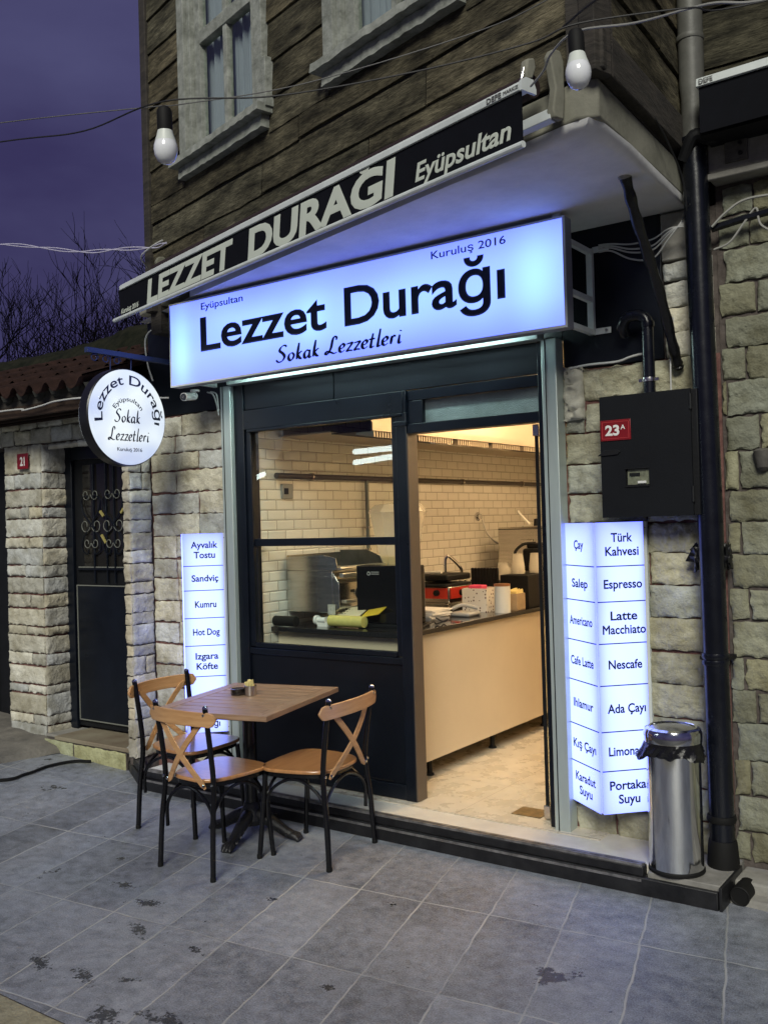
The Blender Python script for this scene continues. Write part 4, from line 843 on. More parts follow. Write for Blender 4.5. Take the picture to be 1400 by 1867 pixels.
def bottle(x, y, z, h, r, m, lab, cap=BLACKM):
    t = IT('bottle', lab, 'bottle', (x, y, z)); mb = MB(); mb.lathe([(0, 0), (r, .002), (r, h*.62), (r*.42, h*.80), (r*.40, h*.92)], (x, y, z), 16); mb.build('flask', m, t); mb = MB(); mb.lathe([(r*.46, h*.90), (r*.46, h), (0, h+.001)], (x, y, z), 12); mb.build('cap', cap, t)
bottle(-3.60, 6.45, CT, .20, .030, mat('ketchup_red', (.35, .03, .02), .35), 'red sauce bottle behind the patterned carton')
bottle(-3.66, 6.52, CT, .20, .030, mat('mustard', (.65, .42, .04), .35), 'yellow sauce bottle behind the patterned carton', REDCUP)
bottle(-4.12, 7.60, CT, .27, .036, mat('green_glass', (.03, .09, .03), .15), 'dark green bottle against the tiles beside the steel cabinet')
t = IT('plate_stack', 'stack of white saucers between the hob and the tubes', 'plates', (-3.74, 6.75, CT)); mb = MB()
for i in range(7): mb.lathe([(.0, i*.011), (.045, i*.011+.001), (.070, i*.011+.009), (.069, i*.011+.011), (0, i*.011+.004)], (-3.74, 6.72, CT), 22, cap=False)
mb.build('saucers', WHITEC, t)
t = IT('spatula', 'steel spatula with a black handle resting by the griddle', 'spatula', (-3.70, 5.05, CT)); mb = MB(); mb.bar((-3.70, 5.02, CT+.012), (-3.60, 5.25, CT+.02), .022, .010); mb.build('handle', BLACKM, t); mb = MB(); mb.bar((-3.74, 4.93, CT+.006), (-3.701, 5.018, CT+.011), .07, .003); mb.build('blade', STEEL, t)
# gas pipe, sockets and hood
t = IT('gas_pipe', 'dark gas pipe clipped along the tiled wall inside', 'pipe', (-4.17, 6.5, 2.02))
mb = MB(); mb.tube([(-4.165, 4.64, 2.02), (-4.165, 8.70, 2.02)], .019, 12); mb.build('pipe', mat('dark_pipe', (.05, .04, .035), .4), t)
mb = MB(); mb.tube([(-4.165, 5.63, 2.02), (-4.165, 5.63, 1.45)], .014, 10); mb.build('branch_pipe', mat('green_grey_pipe', (.16, .18, .16), .4), t)
mb = MB(); mb.tube(spline([(-4.165, 5.63, 1.46), (-4.15, 5.61, 1.40), (-4.10, 5.52, 1.36), (-4.0, 5.47, 1.34)], 5), .011, 8); mb.build('hose', mat('yellow_hose', (.35, .30, .16), .5), t)
for y in (5.0, 5.95, 7.0, 8.1):
    mb = MB(); mb.lathe([(.026, -.012), (.026, .012)], (-4.165, y, 2.02), 14, axis='Y'); mb.box((-4.20, y-.006, 2.0), (-4.165, y+.006, 2.04)); mb.build('clip', STEEL, t)
for z in (1.66, 1.50): mb = MB(); mb.lathe([(.022, z-.008), (.022, z+.008)], (-4.165, 5.63, 0), 12); mb.build('clip', STEEL, t)
t = IT('water_outlet', 'steel water outlet with a white hose on the tiles', 'outlet', (-4.19, 7.3, 1.72))
mb = MB(); mb.lathe([(.04, 0), (.04, .012), (.022, .016), (.022, .04), (0, .042)], (-4.2, 7.30, 1.72), 18, axis='X'); mb.build('rosette', CHROME, t)
mb = MB(); mb.tube(spline([(-4.16, 7.32, 1.69), (-4.13, 7.36, 1.56), (-4.08, 7.5, 1.47), (-4.0, 7.6, 1.55), (-3.9, 7.6, CT+.59)], 6), .008, 8); mb.build('hose', WHITEC, t)
t = IT('wall_switch', 'small grey switch plate fixed to the tiles by the window', 'switch', (-4.19, 4.78, 1.93))
mb = MB(); mb.box((-4.2, 4.72, 1.87), (-4.185, 4.83, 1.97)); mb.build('plate', mat('grey_switch', (.28, .27, .24), .5), t, bevel=.004); mb = MB(); mb.box((-4.1849, 4.74, 1.90), (-4.178, 4.775, 1.94)); mb.build('rocker', BLACKM, t)
HX = -3.42
hood = IT('extractor_hood', 'long steel extractor hood with grease filters above the counter', 'hood', (-3.8, 6.5, 2.25))
HST = mat('hood_steel', (.50, .43, .34), .42, metal=.35, var=.05, scale=1.5)
mb = MB(); mb.extr([(HX, 4.70, 2.262), (HX-.0, 4.70, 2.31), (-3.80, 4.70, 2.93), (-4.19, 4.70, 2.93), (-4.19, 4.70, 2.92), (-3.81, 4.70, 2.92), (HX-.012, 4.70, 2.31), (HX-.012, 4.70, 2.262)], (0, 3.95, 0)); mb.build('canopy', HST, hood)
mb = MB(); mb.box((HX-.33, 4.71, 2.262), (HX-.013, 8.64, 2.268)); mb.build('filter_bed', BLACKM, hood)
mb = MB()
for i in range(132):
    y = 4.73+i*.0295
    if i % 17 in (15, 16): continue
    mb.extr([(HX-.15, y, 2.246), (HX-.012, y, 2.224), (HX-.012, y, 2.2605), (HX-.15, y, 2.2605)], (0, .013, 0))
mb.build('filter_slats', HST, hood)
mb = MB(); mb.box((-4.19, 4.70, 2.275), (HX-.33, 8.66, 2.285)); mb.build('underside', HST, hood)
mb = MB(); mb.bar((HX-.07, 5.5, 2.236), (HX-.07, 6.6, 2.236), .05, .022); mb.build('lamp_housing', STEEL, hood)
for y0, lab in ((4.95, 'added unseen warm fill tube over the aisle near the doorway'), (6.75, 'added unseen warm fill tube over the aisle at the back')):  # tubes added out of view to brighten the tile wall and counter
    t = wthing('added_fill_tube', lab, 'lamp', (-2.45, y0+.6, 2.5), 'added warm fill tubes over the aisle')
    mb = MB(); mb.box((-2.49, y0, 2.535), (-2.41, y0+1.3, 2.575)); mb.build('housing', WHITEC, t); mb = MB(); mb.tube([(-2.45, y0+.03, 2.515), (-2.45, y0+1.27, 2.515)], .019, 10); mb.build('tube', emat('warm_fill_glow', (1, .67, .35), 23), t)
    for yy in (y0+.2, y0+1.1): mb = MB(); mb.tube([(-2.45, yy, 2.575), (-2.45, yy, 2.98)], .003, 5); mb.build('cord', WIREB, t)
# warm lamps on the cafe ceiling
for i, (x, y) in enumerate(((-2.75, 5.3), (-2.75, 7.3))):
    t = wthing('ceiling_lamp', ('warm square ceiling lamp just inside the doorway', 'warm square ceiling lamp at the back of the shop')[i], 'lamp', (x, y, 2.98), 'warm ceiling lamps inside the cafe')
    mb = MB(); mb.box((x-.33, y-.33, 2.945), (x+.33, y+.33, 2.98)); mb.build('housing', WHITEC, t, bevel=.004); mb = MB(); mb.box((x-.3, y-.3, 2.938), (x+.3, y+.3, 2.9449)); mb.build('diffuser', WARML, t)

# ================================================================== SIGNS
XD, ZD = (1, 0, 0), (0, 0, 1)
ls_ = wthing('lightbox_sign', 'long glowing blue lightbox with black raised letters over the shop door', 'sign', (-3.22, 4.2, 2.85))
SX0, SX1, SZ0, SZ1, SY = -4.588, -1.864, 2.590, 3.118, 4.14
mb = MB(); mb.box((SX0, SY+.004, SZ0), (SX1, SY+.075, SZ1)); mb.build('casing', mat('sign_casing', (.28, .29, .36), .4, metal=.4, var=.15, scale=6), ls_, bevel=.003)
mb = MB()
for a, b in (((SX0, SY-.002, SZ0), (SX0+.010, SY+.0039, SZ1)), ((SX1-.012, SY-.002, SZ0), (SX1, SY+.0039, SZ1)), ((SX0+.0101, SY-.002, SZ1-.010), (SX1-.0121, SY+.0039, SZ1)), ((SX0+.0101, SY-.002, SZ0), (SX1-.0121, SY+.0039, SZ0+.012))): mb.box(a, b)
mb.build('rim', ALUW, ls_)
FACE = glow_mat('blue_lit_face', .66)
def sign_glow(u, v):
    g = 0
    for cu, cv, ru, rv, k in ((.035, .42, .028, .40, 1.0), (.945, .50, .045, .36, 1.0), (.30, .55, .10, .28, .45), (.43, .50, .05, .30, .70), (.56, .45, .10, .25, .35), (.70, .55, .12, .26, .45), (.84, .40, .05, .3, .3), (.17, .6, .07, .3, .25)):
        g += k*math.exp(-((u-cu)/ru)**2-((v-cv)/rv)**2)
    g += .10*noise.noise(Vector((u*9, v*2, 0))); ed = min(v, 1-v); 
    return mixc(mixc((.20, .285, 1.9), (.285, .43, 1.9), ed/.3), (.42, .80, 1.8), g*.80)
mb = MB(); glow_grid(mb, (SX0+.0102, SY+.001, SZ0+.0122), (1, 0, 0), SX1-SX0-.0224, SZ1-SZ0-.0224, 90, 18, sign_glow); mb.build('lit_face', FACE, ls_, smooth=False)
Yt = SY-.0005
letters(ls_, 'Lezzet', (-4.300, Yt, 2.787), XD, ZD, .998, .205, bold=.019, depth=.016)
letters(ls_, 'Durağı', (-3.176, Yt, 2.782), XD, ZD, .995, .208, bold=.019, depth=.016)
letters(ls_, 'Eyüpsultan', (-4.296, Yt, 3.042), XD, ZD, .355, .042, bold=.010, depth=.003)
letters(ls_, 'Kuruluş 2016', (-2.608, Yt, 3.045), XD, ZD, .433, .040, bold=.010, depth=.003)
script(ls_, 'Sokak Lezzetleri', (-3.685, Yt, 2.642), XD, ZD, .882, .092, depth=.004, wt=.16)
for z0, z1 in ((2.60, 2.615), (3.0, 3.015), (2.76, 2.775)): mb = MB(); mb.box((SX1-.030, SY+.0755, z0), (SX1-.005, S-.013, z1+.012)); mb.build('bracket_arm', ALUW, ls_, bevel=.002)
mb = MB(); mb.box((SX1-.034, S-.045, 2.60), (SX1-.002, S-.018, 3.03)); mb.build('bracket_upright', ALUW, ls_, bevel=.002)
for z in (2.603, 3.012):
    mb = MB(); mb.box((SX1-.01, S-.0175, z), (SX1+.075, S-.0125, z+.030)); lug = mb.build('lug', ALUW, ls_, bevel=.001)
    mb = MB(); mb.lathe([(.0, -.010), (.007, -.009), (.007, .0)], (SX1+.055, S-.018, z+.015), 10, axis='Y'); mb.build('bolt', STEEL, lug)
mb = MB(); mb.lathe([(.012, -.02), (.016, .0), (.010, .018), (0, .02)], (SX1-.05, SY+.03, SZ1+.016), 12, axis='X'); mb.build('cable_gland', ALUW, ls_)
for x in (-4.55,): mb = MB(); mb.box((x, SY+.0755, 2.62), (x+.025, S-.013, 2.65)); mb.build('bracket_arm', ALUW, ls_)
# slim LED batten behind the sign, shining down onto the door head
bt = wthing('led_batten', 'slim cool white light batten hidden behind the blue sign above the door', 'lamp', (-3.2, 4.28, 2.70))
mb = MB(); mb.box((-4.20, 4.262, 2.697), (-2.24, 4.302, 2.715)); mb.build('housing', ALUW, bt); mb = MB(); mb.box((-4.18, 4.266, 2.684), (-2.26, 4.298, 2.6965)); mb.build('diffuser', LEDG, bt)

# round blade sign
RC = Vector((-4.70, 3.885, 2.393)); RR = .304
rs = wthing('round_sign', 'round white lit blade sign with black rim hanging beside door 21', 'sign', RC)
mb = MB(); mb.lathe([(RR-.004, -.085), (RR, -.08), (RR, -.008), (RR-.006, 0)], RC, 64, axis='X'); mb.build('rim', mat('black_rim', (.008, .008, .010), .35), rs)
ROUNDM = sign_mat('white_lit_face', (.62, .72, .98), (.98, 1.08, 1.12), (1, 1, 1), 0.42, 3.0, lo=.38, hi=.62, seed=1.3)
mb = MB(); mb.lathe([(RR-.0061, -.002), (RR-.012, .004), (RR-.022, .007), (0, .008)], RC, 64, axis='X', cap=False); mb.build('lit_face', ROUNDM, rs)
mb = MB(); mb.lathe([(0, -.094), (RR-.02, -.093), (RR-.0041, -.086)], RC, 64, axis='X', cap=False); mb.build('rear_face', ROUNDM, rs)
# text plane: right = +Y, up = +Z, normal = +X
YD = (0, 1, 0)
def arc(rad):
    def f(x, y): a = x/rad; r = rad+y; return r*math.sin(a), r*math.cos(a)
    return f
Pf = RC+Vector((.009, 0, 0))
letters(rs, 'Lezzet Durağı', Pf, YD, ZD, .203*math.pi*1.10, .060, bold=.012, depth=.002, center=True, warp=arc(.203))
letters(rs, 'Eyüpsultan', Pf+Vector((0, -.005, -.02)), YD, ZD, .232, .028, bold=.006, depth=.002, center=True, warp=arc(.118))
script(rs, 'Sokak', Pf+Vector((0, -.110, -.033)), YD, ZD, .20, .080, wt=.14)
script(rs, 'Lezzetleri', Pf+Vector((0, -.160, -.146)), YD, ZD, .315, .080, wt=.14)
letters(rs, 'Kuruluş 2016', Pf+Vector((0, 0, -.212)), YD, ZD, .193, .0225, bold=.006, depth=.002, center=True)
br = wthing('sign_bracket', 'blue iron bar with curled scrolls holding the round sign', 'bracket', (-4.76, 4.2, 2.8))
mb = MB(); mb.box((-4.775, 3.63, 2.775), (-4.745, 4.488, 2.806)); mb.build('bar', BLUEI, br)
for i, y in enumerate((3.69, 3.775, 3.86)):
    pts = [(-4.76, y+.030*math.cos(a)*(1-a/14), 2.748+.026*math.sin(a)*(1-a/14)) for a in [k*.5 for k in range(16)]]
    mb = MB(); mb.tube(pts, .004, 6); mb.build('scroll', BLUEI, br)
for y in (3.81, 3.97): mb = MB(); mb.tube([(-4.76, y, 2.775), (-4.765, y, 2.685)], .004, 6); mb.build('hanger', BLUEI, br)

# two V shaped menu light boxes
MENU = glow_mat('menu_lit_face', .56)
MENUE = emat('menu_edge_glow', (.22, .30, .95), 1.2)
def menu(name_label, wl_, ridge, wr_, zs, left_txt, right_txt):
    c = ((wl_[0]+wr_[0])/2, wl_[1], zs[-1]); t = wthing('menu_lightbox', name_label, 'sign', c)
    wl_, ridge, wr_ = Vector((*wl_, 0)), Vector((*ridge, 0)), Vector((*wr_, 0)); z0, z1 = zs[-1], zs[0]
    mb = MB(); mb.prism([(wl_.x, wl_.y+.03), (wl_.x, wl_.y), (ridge.x, ridge.y+.006), (wr_.x, wr_.y), (wr_.x, wr_.y+.03)], z0+.001, z1-.001); mb.build('casing', ALUW, t)
    for (a, b, txt, k) in ((wl_, ridge, left_txt, 0), (ridge, wr_, right_txt, 1)):
        d = (b-a).normalized(); nn = d.cross(Vector((0, 0, 1))); L_ = (b-a).length; m0, m1 = (.012, .002) if k == 0 else (.002, .018)
        def q(u, z, o): p = a+d*u+nn*o; return (p.x, p.y, z)
        def mg_(u, v, k=k):
            e = (1-u) if k == 0 else u; g = 1-math.exp(-e/.16)*.7; g *= 1-.62*math.exp(-((1-e) if k else (1-e))/.07); g *= 1-.6*math.exp(-(1-v)/.06)-.35*math.exp(-v/.05); g += .10*noise.noise(Vector((u*2, v*6, k*5.)))
            return mixc((.16, .22, 2.6), (.72, .92, 2.4), g)
        mb = MB(); glow_grid(mb, q(m0, z0, .006), d, L_-m0-m1, z1-z0, 16, 60, mg_); f = mb.build('lit_face', MENU, t, smooth=False)
        mb = MB(); e0, e1 = (.0005, .0118) if k == 0 else (L_-.0178, L_-.0005)
        mb.extr([q(e0, z0, .0065), q(e1, z0, .0065), q(e1, z1, .0065), q(e0, z1, .0065)], nn*-.005); mb.build('edge_profile', ALUW, t, smooth=False)
        for zz_ in (z0+.03, z1-.03): us_ = (e0+e1)/2; pq = Vector(q(us_, zz_, .0066)); mb = MB(); mb.tube([pq, pq+nn*.0015], .0028, 8); mb.build('screw', BLACKM, t)
        for z in zs[1:-1]: mb = MB(); mb.extr([q(m0, z-.0025, .0078), q(L_-m1, z-.0025, .0078), q(L_-m1, z+.0025, .0078), q(m0, z+.0025, .0078)], nn*-.0015); mb.build('divider_line', SIGNTXT, f, smooth=False)
        for i, s_ in enumerate(txt):
            if not s_: continue
            lines = s_.split('\n'); zc = (zs[i]+zs[i+1])/2; cap = .042
            for j, ln in enumerate(lines):
                zz = zc-cap/2+(len(lines)-1)*.033-j*.066
                n = len(ln); wd = min(L_*(.86 if k else .70), (.0245 if k else .0275)*n*(1.0 if n > 5 else 1.12)) 
                letters(f, ln, a+d*(L_/2+(.002 if k else .014))+nn*.0072+Vector((0, 0, zz)), d, ZD, wd, cap, bold=.024, depth=.001, center=True)
    return t
menu('glowing menu box of drinks beside the bin and the electric box', (-2.072, 4.465), (-1.82, 4.275), (-1.637, 4.465), [1.665, 1.455, 1.285, 1.085, .885, .665, .478, .275],
     ['Çay', 'Salep', 'Americano', 'Cafe Latte', 'Ihlamur', 'Kış Çayı', 'Karadut\nSuyu'], ['Türk\nKahvesi', 'Espresso', 'Latte\nMacchiato', 'Nescafe', 'Ada Çayı', 'Limonata', 'Portakal\nSuyu'])
menu('glowing menu box of snacks behind the wooden chairs', (-4.86, 4.465), (-4.665, 4.270), (-4.468, 4.465), [1.655, 1.445, 1.285, 1.105, .925, .725, .545, .36],
     ['', '', '', '', '', '', ''], ['Ayvalık\nTostu', 'Sandviç', 'Kumru', 'Hot Dog', 'Izgara\nKöfte', '', 'Kahvaltı\nTabağı'])

# ================================================================== AWNING
aw = thing('awning', 'rolled up black awning with white LEZZET DURAGI lettering on its valance', 'awning', (0, 0, 0)); aw['label'] = 'rolled up black awning with large white capitals along its long valance'
AF = .26
def WPx(s, z, o): return WP(s, z, o)
mb = MB(); mb.extr([WP(3.50, 3.075, AF-.004), WP(.012, 3.055, AF-.004), WP(.012, 3.235, AF-.004), WP(3.53, 3.245, AF-.004)], NN*.004); mb.build('valance', AWNF, aw, smooth=False)
mb = MB(); mb.extr([WP(.0, 3.236, AF-.03), WP(.0, 3.236, AF+.010), WP(.0, 3.262, AF+.010), WP(.0, 3.278, AF-.01), WP(.0, 3.278, AF-.05), WP(.0, 3.25, AF-.06)], UU*3.49); mb.build('front_bar', ALUW, aw, bevel=.003)
mb = MB(); mb.extr([WP(-.003, 3.232, AF-.065), WP(-.003, 3.232, AF+.013), WP(-.003, 3.266, AF+.013), WP(-.003, 3.283, AF-.01), WP(-.003, 3.283, AF-.05), WP(-.003, 3.25, AF-.065)], UU*.012); mb.build('end_cap', ALUW, aw)
mb = MB(); mb.tube([WP(.008, 3.042, AF), WP(3.60, 3.062, AF)], .0125, 10); mb.build('bottom_bar', ALUW, aw)
LDn = -UU
def al(s, P0, width, cap, bold, shear, sk=0):
    letters(aw, s, P0, LDn, ZD, width, cap, m=AWNTXT, bold=bold, shear=shear, depth=.0015)
al('LEZZET', WP(3.111, 3.080, AF+.0003), 1.05, .134, .037, .12)
al('DURAGI', WP(1.918, 3.072, AF+.0003), 1.20, .145, .040, .10)
mb = MB(); arc_ = [math.pi+math.pi*i/10 for i in range(11)]; br_ = [WP(.93-.036*math.cos(a), 3.236+.020*math.sin(a), AF+.0003) for a in arc_]+[WP(.93-.020*math.cos(a), 3.236+.005*math.sin(a), AF+.0003) for a in arc_[::-1]]
for i in range(10): mb.extr([br_[i], br_[i+1], br_[20-i], br_[21-i]], NN*.0015)
mb.build('lettering', AWNTXT, aw, smooth=False)
al('Eyüpsultan', WP(.600, 3.080, AF+.0003), .535, .072, .024, .2)
al('Kuruluş 2016', WP(3.49, 3.085, AF+.0003), .26, .030, .03, .3)
def aword(s, st, z, w_, cap): letters(aw, s, WP(st, z, AF+.0115), LDn, ZD, w_, cap, m=mat('grey_print2', (.10, .10, .10), .6), bold=.03, depth=.001)
aword('DEFE', .175, 3.241, .075, .019); aword('MARKIZ', .09, 3.245, .075, .012)
# rear roller, torsion rail and end bracket on the wall
mb = MB(); mb.tube([WP(.10, 3.33, .10), WP(3.3, 3.34, .10)], .045, 18); mb.build('fabric_roll', mat('dark_red_fabric', (.016, .006, .008), .8), aw)
mb = MB(); mb.extr([WP(.03, 3.185, .04), WP(.03, 3.185, .085), WP(.03, 3.225, .085), WP(.03, 3.225, .04)], UU*3.3); mb.build('rear_rail', ALUW, aw, bevel=.003)
for s_ in (.01, 3.3):
    mb = MB(); prof = [(3.185, .03), (3.185, .08), (3.215, .088), (3.30, .070), (3.36, .085), (3.41, .098), (3.44, .08), (3.445, .04), (3.41, .02), (3.30, .02)]
    mb.extr([WP(s_, z, o) for z, o in prof], UU*.035); mb.build('end_bracket', PLASTER, aw, bevel=.006)
mb = MB(); mb.extr([WP(.075, z, o) for z, o in [(3.34, .12), (3.33, .15), (3.36, .16), (3.41, .15), (3.425, .11), (3.39, .10)]], UU*.035); mb.build('arm_joint', PLASTER, aw, bevel=.008)
mb = MB(); mb.tube(spline([WP(.09, 3.38, .15), WP(.10, 3.33, .16), WP(.11, 3.29, .15)], 5), .007, 8); mb.build('crank_hook', STEEL, aw)
for s_ in (.35, 1.35): mb = MB(); mb.extr([WP(s_, 3.28, .02), WP(s_, 3.28, .14), WP(s_, 3.33, .13), WP(s_, 3.35, .02)], UU*.05); mb.build('wall_bracket', mat('rusty_iron', (.14, .11, .08), .8, var=.3, scale=30), aw, bevel=.006)
# plain awning on the building to the right
a2 = wthing('awning', 'plain black awning on the next building at the right edge', 'awning', (-.6, 4.25, 3.5))
mb = MB(); mb.extr([(-1.24, 4.20, 3.36), (1.6, 4.10, 3.36), (1.6, 4.10, 3.56), (-1.24, 4.20, 3.56)], (0, .006, 0)); mb.build('valance', AWNF, a2)
mb = MB(); mb.extr([(-1.25, 4.185, 3.56), (-1.25, 4.225, 3.56), (-1.25, 4.225, 3.60), (-1.25, 4.195, 3.60)], (2.85, -.10, .0)); mb.build('front_bar', ALUW, a2, bevel=.003)
mb = MB(); mb.box((-1.25, 4.235, 3.36), (1.6, 4.44, 3.59)); mb.build('box', BLACKM, a2)
letters(a2, 'DEFE', (-1.235, 4.183, 3.567), XD, ZD, .06, .022, m=mat('grey_print2', (.1, .1, .1)), bold=.03, depth=.001)

# ================================================================== RIGHT HAND BUILDING
rb = wthing('stone_building', 'rough stone house with a timber upper wall to the right of the downpipe', 'building', (-.2, 4.5, 0))
zz = [.10, .23, .40, .56, .73, .88, 1.03, 1.20, 1.35, 1.50, 1.65, 1.80, 1.98, 2.14, 2.30, 2.45, 2.60, 2.75, 2.91, 3.06, 3.20]
sw = box((-1.268, S, -.1), (2.5, S+.3, 3.21)).build('stone_wall', MORTARG, rb)
fx = {0: [-1.2, -.9], 1: [-1.25, -.85], 2: [-1.19, -.8], 3: [-1.25, -.85], 4: [-1.15, -.75], 5: [-1.2, -.9], 6: [-1.25, -.8], 7: [-1.17], 8: [-1.25, -.9], 9: [-1.20, -.8], 10: [-1.25, -.9], 11: [-1.2, -.8], 12: [-1.25, -1.10, -.8], 13: [-1.24, -.9], 14: [-1.15, -.8], 15: [-1.24, -.9], 16: [-1.10, -.8], 17: [-1.24, -.85], 18: [-1.12, -.7], 19: [-1.24, -1.10, -.8]}
mb = MB(); rws = row_list(zz, -1.262, -.45, .3, .4, 31, fx); stones(mb, (0, S, 0), XD, (0, -1, 0), rws, seed=32, d=.013, rough=.014, tint=(.50, .51, .42), gap=.007)  # olive stone, darkened in the tint for weaker light here; next call too
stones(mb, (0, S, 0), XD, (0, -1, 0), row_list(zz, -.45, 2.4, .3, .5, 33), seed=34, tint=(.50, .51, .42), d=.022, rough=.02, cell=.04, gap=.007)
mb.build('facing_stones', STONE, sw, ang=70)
mb = MB(); mb.box((-1.27, 4.40, 3.212), (2.5, 4.8, 3.50)); mb.build('concrete_beam', CONC, rb, bevel=.008)
mb = MB(); mb.box((-1.27, 4.375, 3.205), (2.5, 4.399, 3.235)); mb.build('beam_lip', CONC, rb, bevel=.006)
mb = MB(); mb.box((-1.19, 4.385, 3.27), (-1.09, 4.399, 3.42)); pl_ = mb.build('anchor_plate', mat('rusty_plate', (.09, .085, .075), .7, var=.3, scale=25, bump=.4), rb, bevel=.003)
for z in (3.30, 3.345, 3.39): mb = MB(); mb.lathe([(0, -.012), (.009, -.011), (.009, 0)], (-1.12, 4.385, z), 8, axis='Y'); mb.build('bolt', IRON, pl_)
mb = MB(); mb.box((-1.46, 4.58, 2.9), (-1.2, 4.95, 6.4)); mb.build('corner_infill', DARKW, rb)
tr_ = box((-1.35, 4.50, 3.50), (2.5, 4.8, 6.4)).build('timber_wall', DARKW, rb)
mb = MB(); boards(mb, Vector((-1.34, 4.49, 0)), Vector((1, 0, 0)), Vector((0, -1, 0)), 3.8, 3.50, 6.4, 77, h=.24); mb.build('weathered_boards', SIDING, tr_, ang=60)
mb = MB(); mb.prism([(-1.23, 4.30), (-.2, 4.22), (2.5, 4.15), (2.5, 4.5), (-1.23, 4.5)], -.1, .075); mb.prism([(-1.23, 4.22), (-.2, 4.12), (2.5, 4.05), (2.5, 4.2), (-1.22, 4.31)], -.1, .03); mb.build('concrete_plinth', CONC, rb, bevel=.012)
for (x, z) in ((-1.085, 1.93),): mb = MB(); mb.lathe([(.012, 0), (.03, .015), (.045, .09), (.03, .10)], (x, 4.47, z-.05), 14); mb.build('broken_pipe_stub', mat('rusty_plate', (.09, .085, .075)), rb)

# ================================================================== NEIGHBOUR HOUSE No 21
nb = wthing('stone_house', 'low stone house number 21 with terracotta roof and iron gate', 'building', (-7, 4.5, 0))
NY = 4.40
zp = [-.05, .10, .215, .29, .45, .52, .67, .76, .90, .97, 1.11, 1.22, 1.35, 1.44, 1.57, 1.66, 1.80, 1.89, 2.03, 2.15, 2.37]
pw = box((-6.80, NY, -.05), (-6.335, NY+.35, 2.37)).build('door_pier', MORTAR, nb)
mb = MB(); fp = {i: ([] if i % 2 else [-6.56+(.03*(i % 4))]) for i in range(20)}; fp[19] = [-6.50]; fp[18] = [-6.68]; fp[16] = [-6.6, -6.5]
stones(mb, (0, NY, 0), XD, (0, -1, 0), row_list(zp, -6.81, -6.335, .2, .4, 41, fp), seed=42, d=.017, rough=.016, cell=.014)
stones(mb, (-6.335, 0, 0), (0, 1, 0), (1, 0, 0), row_list(zp, NY-.01, NY+.24, .2, .4, 43, {i: [] for i in range(20)}), seed=44, d=.016, rough=.016, cell=.014, tint=(.92, .92, .95))
mb.build('facing_stones', STONE, pw, ang=70)
lw = box((-9.5, NY+.01, 2.37), (-5.215, NY+.35, 2.60)).build('lintel_wall', MORTARG, nb)
mb = MB(); stones(mb, (0, NY+.01, 0), XD, (0, -1, 0), row_list([2.37, 2.49, 2.585], -9.4, -5.225, .13, .26, 45, {0: [-9.1, -8.8, -8.5, -8.2, -7.9, -7.6, -7.3, -7.0, -6.86, -6.68, -6.46, -6.2, -5.95, -5.75, -5.5]}), seed=46, d=.022, rough=.016, cell=.016)
stones(mb, (0, NY, 0), XD, (0, -1, 0), [(2.31, 2.368, [-6.22, -5.86, -5.5, -5.23])], seed=47, d=.03, rough=.014)
mb.build('facing_stones', STONE, lw, ang=70)
mb = MB(); mb.box((-9.5, NY+.05, -.1), (-9.0, NY+.35, 2.37)); mb.build('door_pier', MORTARG, nb)
mb = MB(); mb.box((-9.5, 8.9, -.1), (-5.22, 9.0, 2.6)); mb.build('rear_wall', MORTARG, nb); mb = MB(); mb.box((-9.5, 4.8, -.1), (-9.4, 8.9, 2.6)); mb.build('side_wall', MORTARG, nb)
mb = MB(); mb.box((-9.6, 4.03, 2.52), (-5.215, 4.06, 2.60)); mb.build('fascia_board', BROWNM, nb, bevel=.006)
mb = MB(); mb.box((-9.6, 4.035, 2.601), (-5.215, 4.065, 2.70)); mb.build('tile_board', DARKW, nb)
mb = MB(); mb.box((-9.6, 4.0655, 2.592), (-5.215, NY+.1, 2.604)); mb.build('eaves_soffit', DARKW, nb)
mb = MB(); mb.box((-9.6, NY-.06, 2.555), (-5.215, NY-.025, 2.59)); mb.box((-9.6, NY-.04, 2.53), (-5.215, NY-.025, 2.5545)); mb.build('cornice_moulding', BROWNM, nb, bevel=.006)
# barrel tile roof
def roofz(y): return 2.665+(y-3.97)*.40
mb = MB(); pitch_ = .19; crs = .36; y0 = 3.97; x0 = -9.6; x1 = -5.22; nxs = int((x1-x0)/pitch_*10)
for c in range(5):
    ya, yb = y0+c*crs-.03, y0+(c+1)*crs+.02; vs = []; fs = []
    for lay in (0, 1):
        for i in range(nxs+1):
            x = x0+(x1-x0)*i/nxs; ph = (x-x0)/pitch_*2*math.pi; h = .048*max(0, math.cos(ph))**.8-.022*max(0, -math.cos(ph)); jit = .006*noise.noise(Vector((math.floor((x-x0)/pitch_+.5)*3.1, c*2.7, 0)))
            for (yy, dz) in ((ya+jit*4, .030), ((ya+yb)/2, .016), (yb, .0)): vs.append((x, yy, roofz(yy)+h+dz+jit-(.014 if lay else 0)))
    n3 = (nxs+1)*3
    for i in range(nxs):
        for k in range(2): q = i*3+k; fs.append((q, q+3, q+4, q+1)); fs.append((n3+q, n3+q+1, n3+q+4, n3+q+3))
        q = i*3; fs.append((q, n3+q, n3+q+3, q+3))
    mb.add(vs, fs)
rf = mb.build('roof', TERRA, nb, ang=50)
mb = MB(); vs = []; fs = []; NX, NYy = 70, 8
for j in range(NYy+1):
    for i in range(NX+1):
        y = 5.05+j*.22; x = -9.6+4.38*i/NX; vs.append((x, y, 3.10+(y-5.05)*.36-max(0, y-6.0)*.9+.05*noise.noise(Vector((x*4, y*4, 0)))+.03*noise.noise(Vector((x*13, y*11, 0)))+(.10 if j else -.06)+.10*math.exp(-((x+6.2)/.8)**2)))
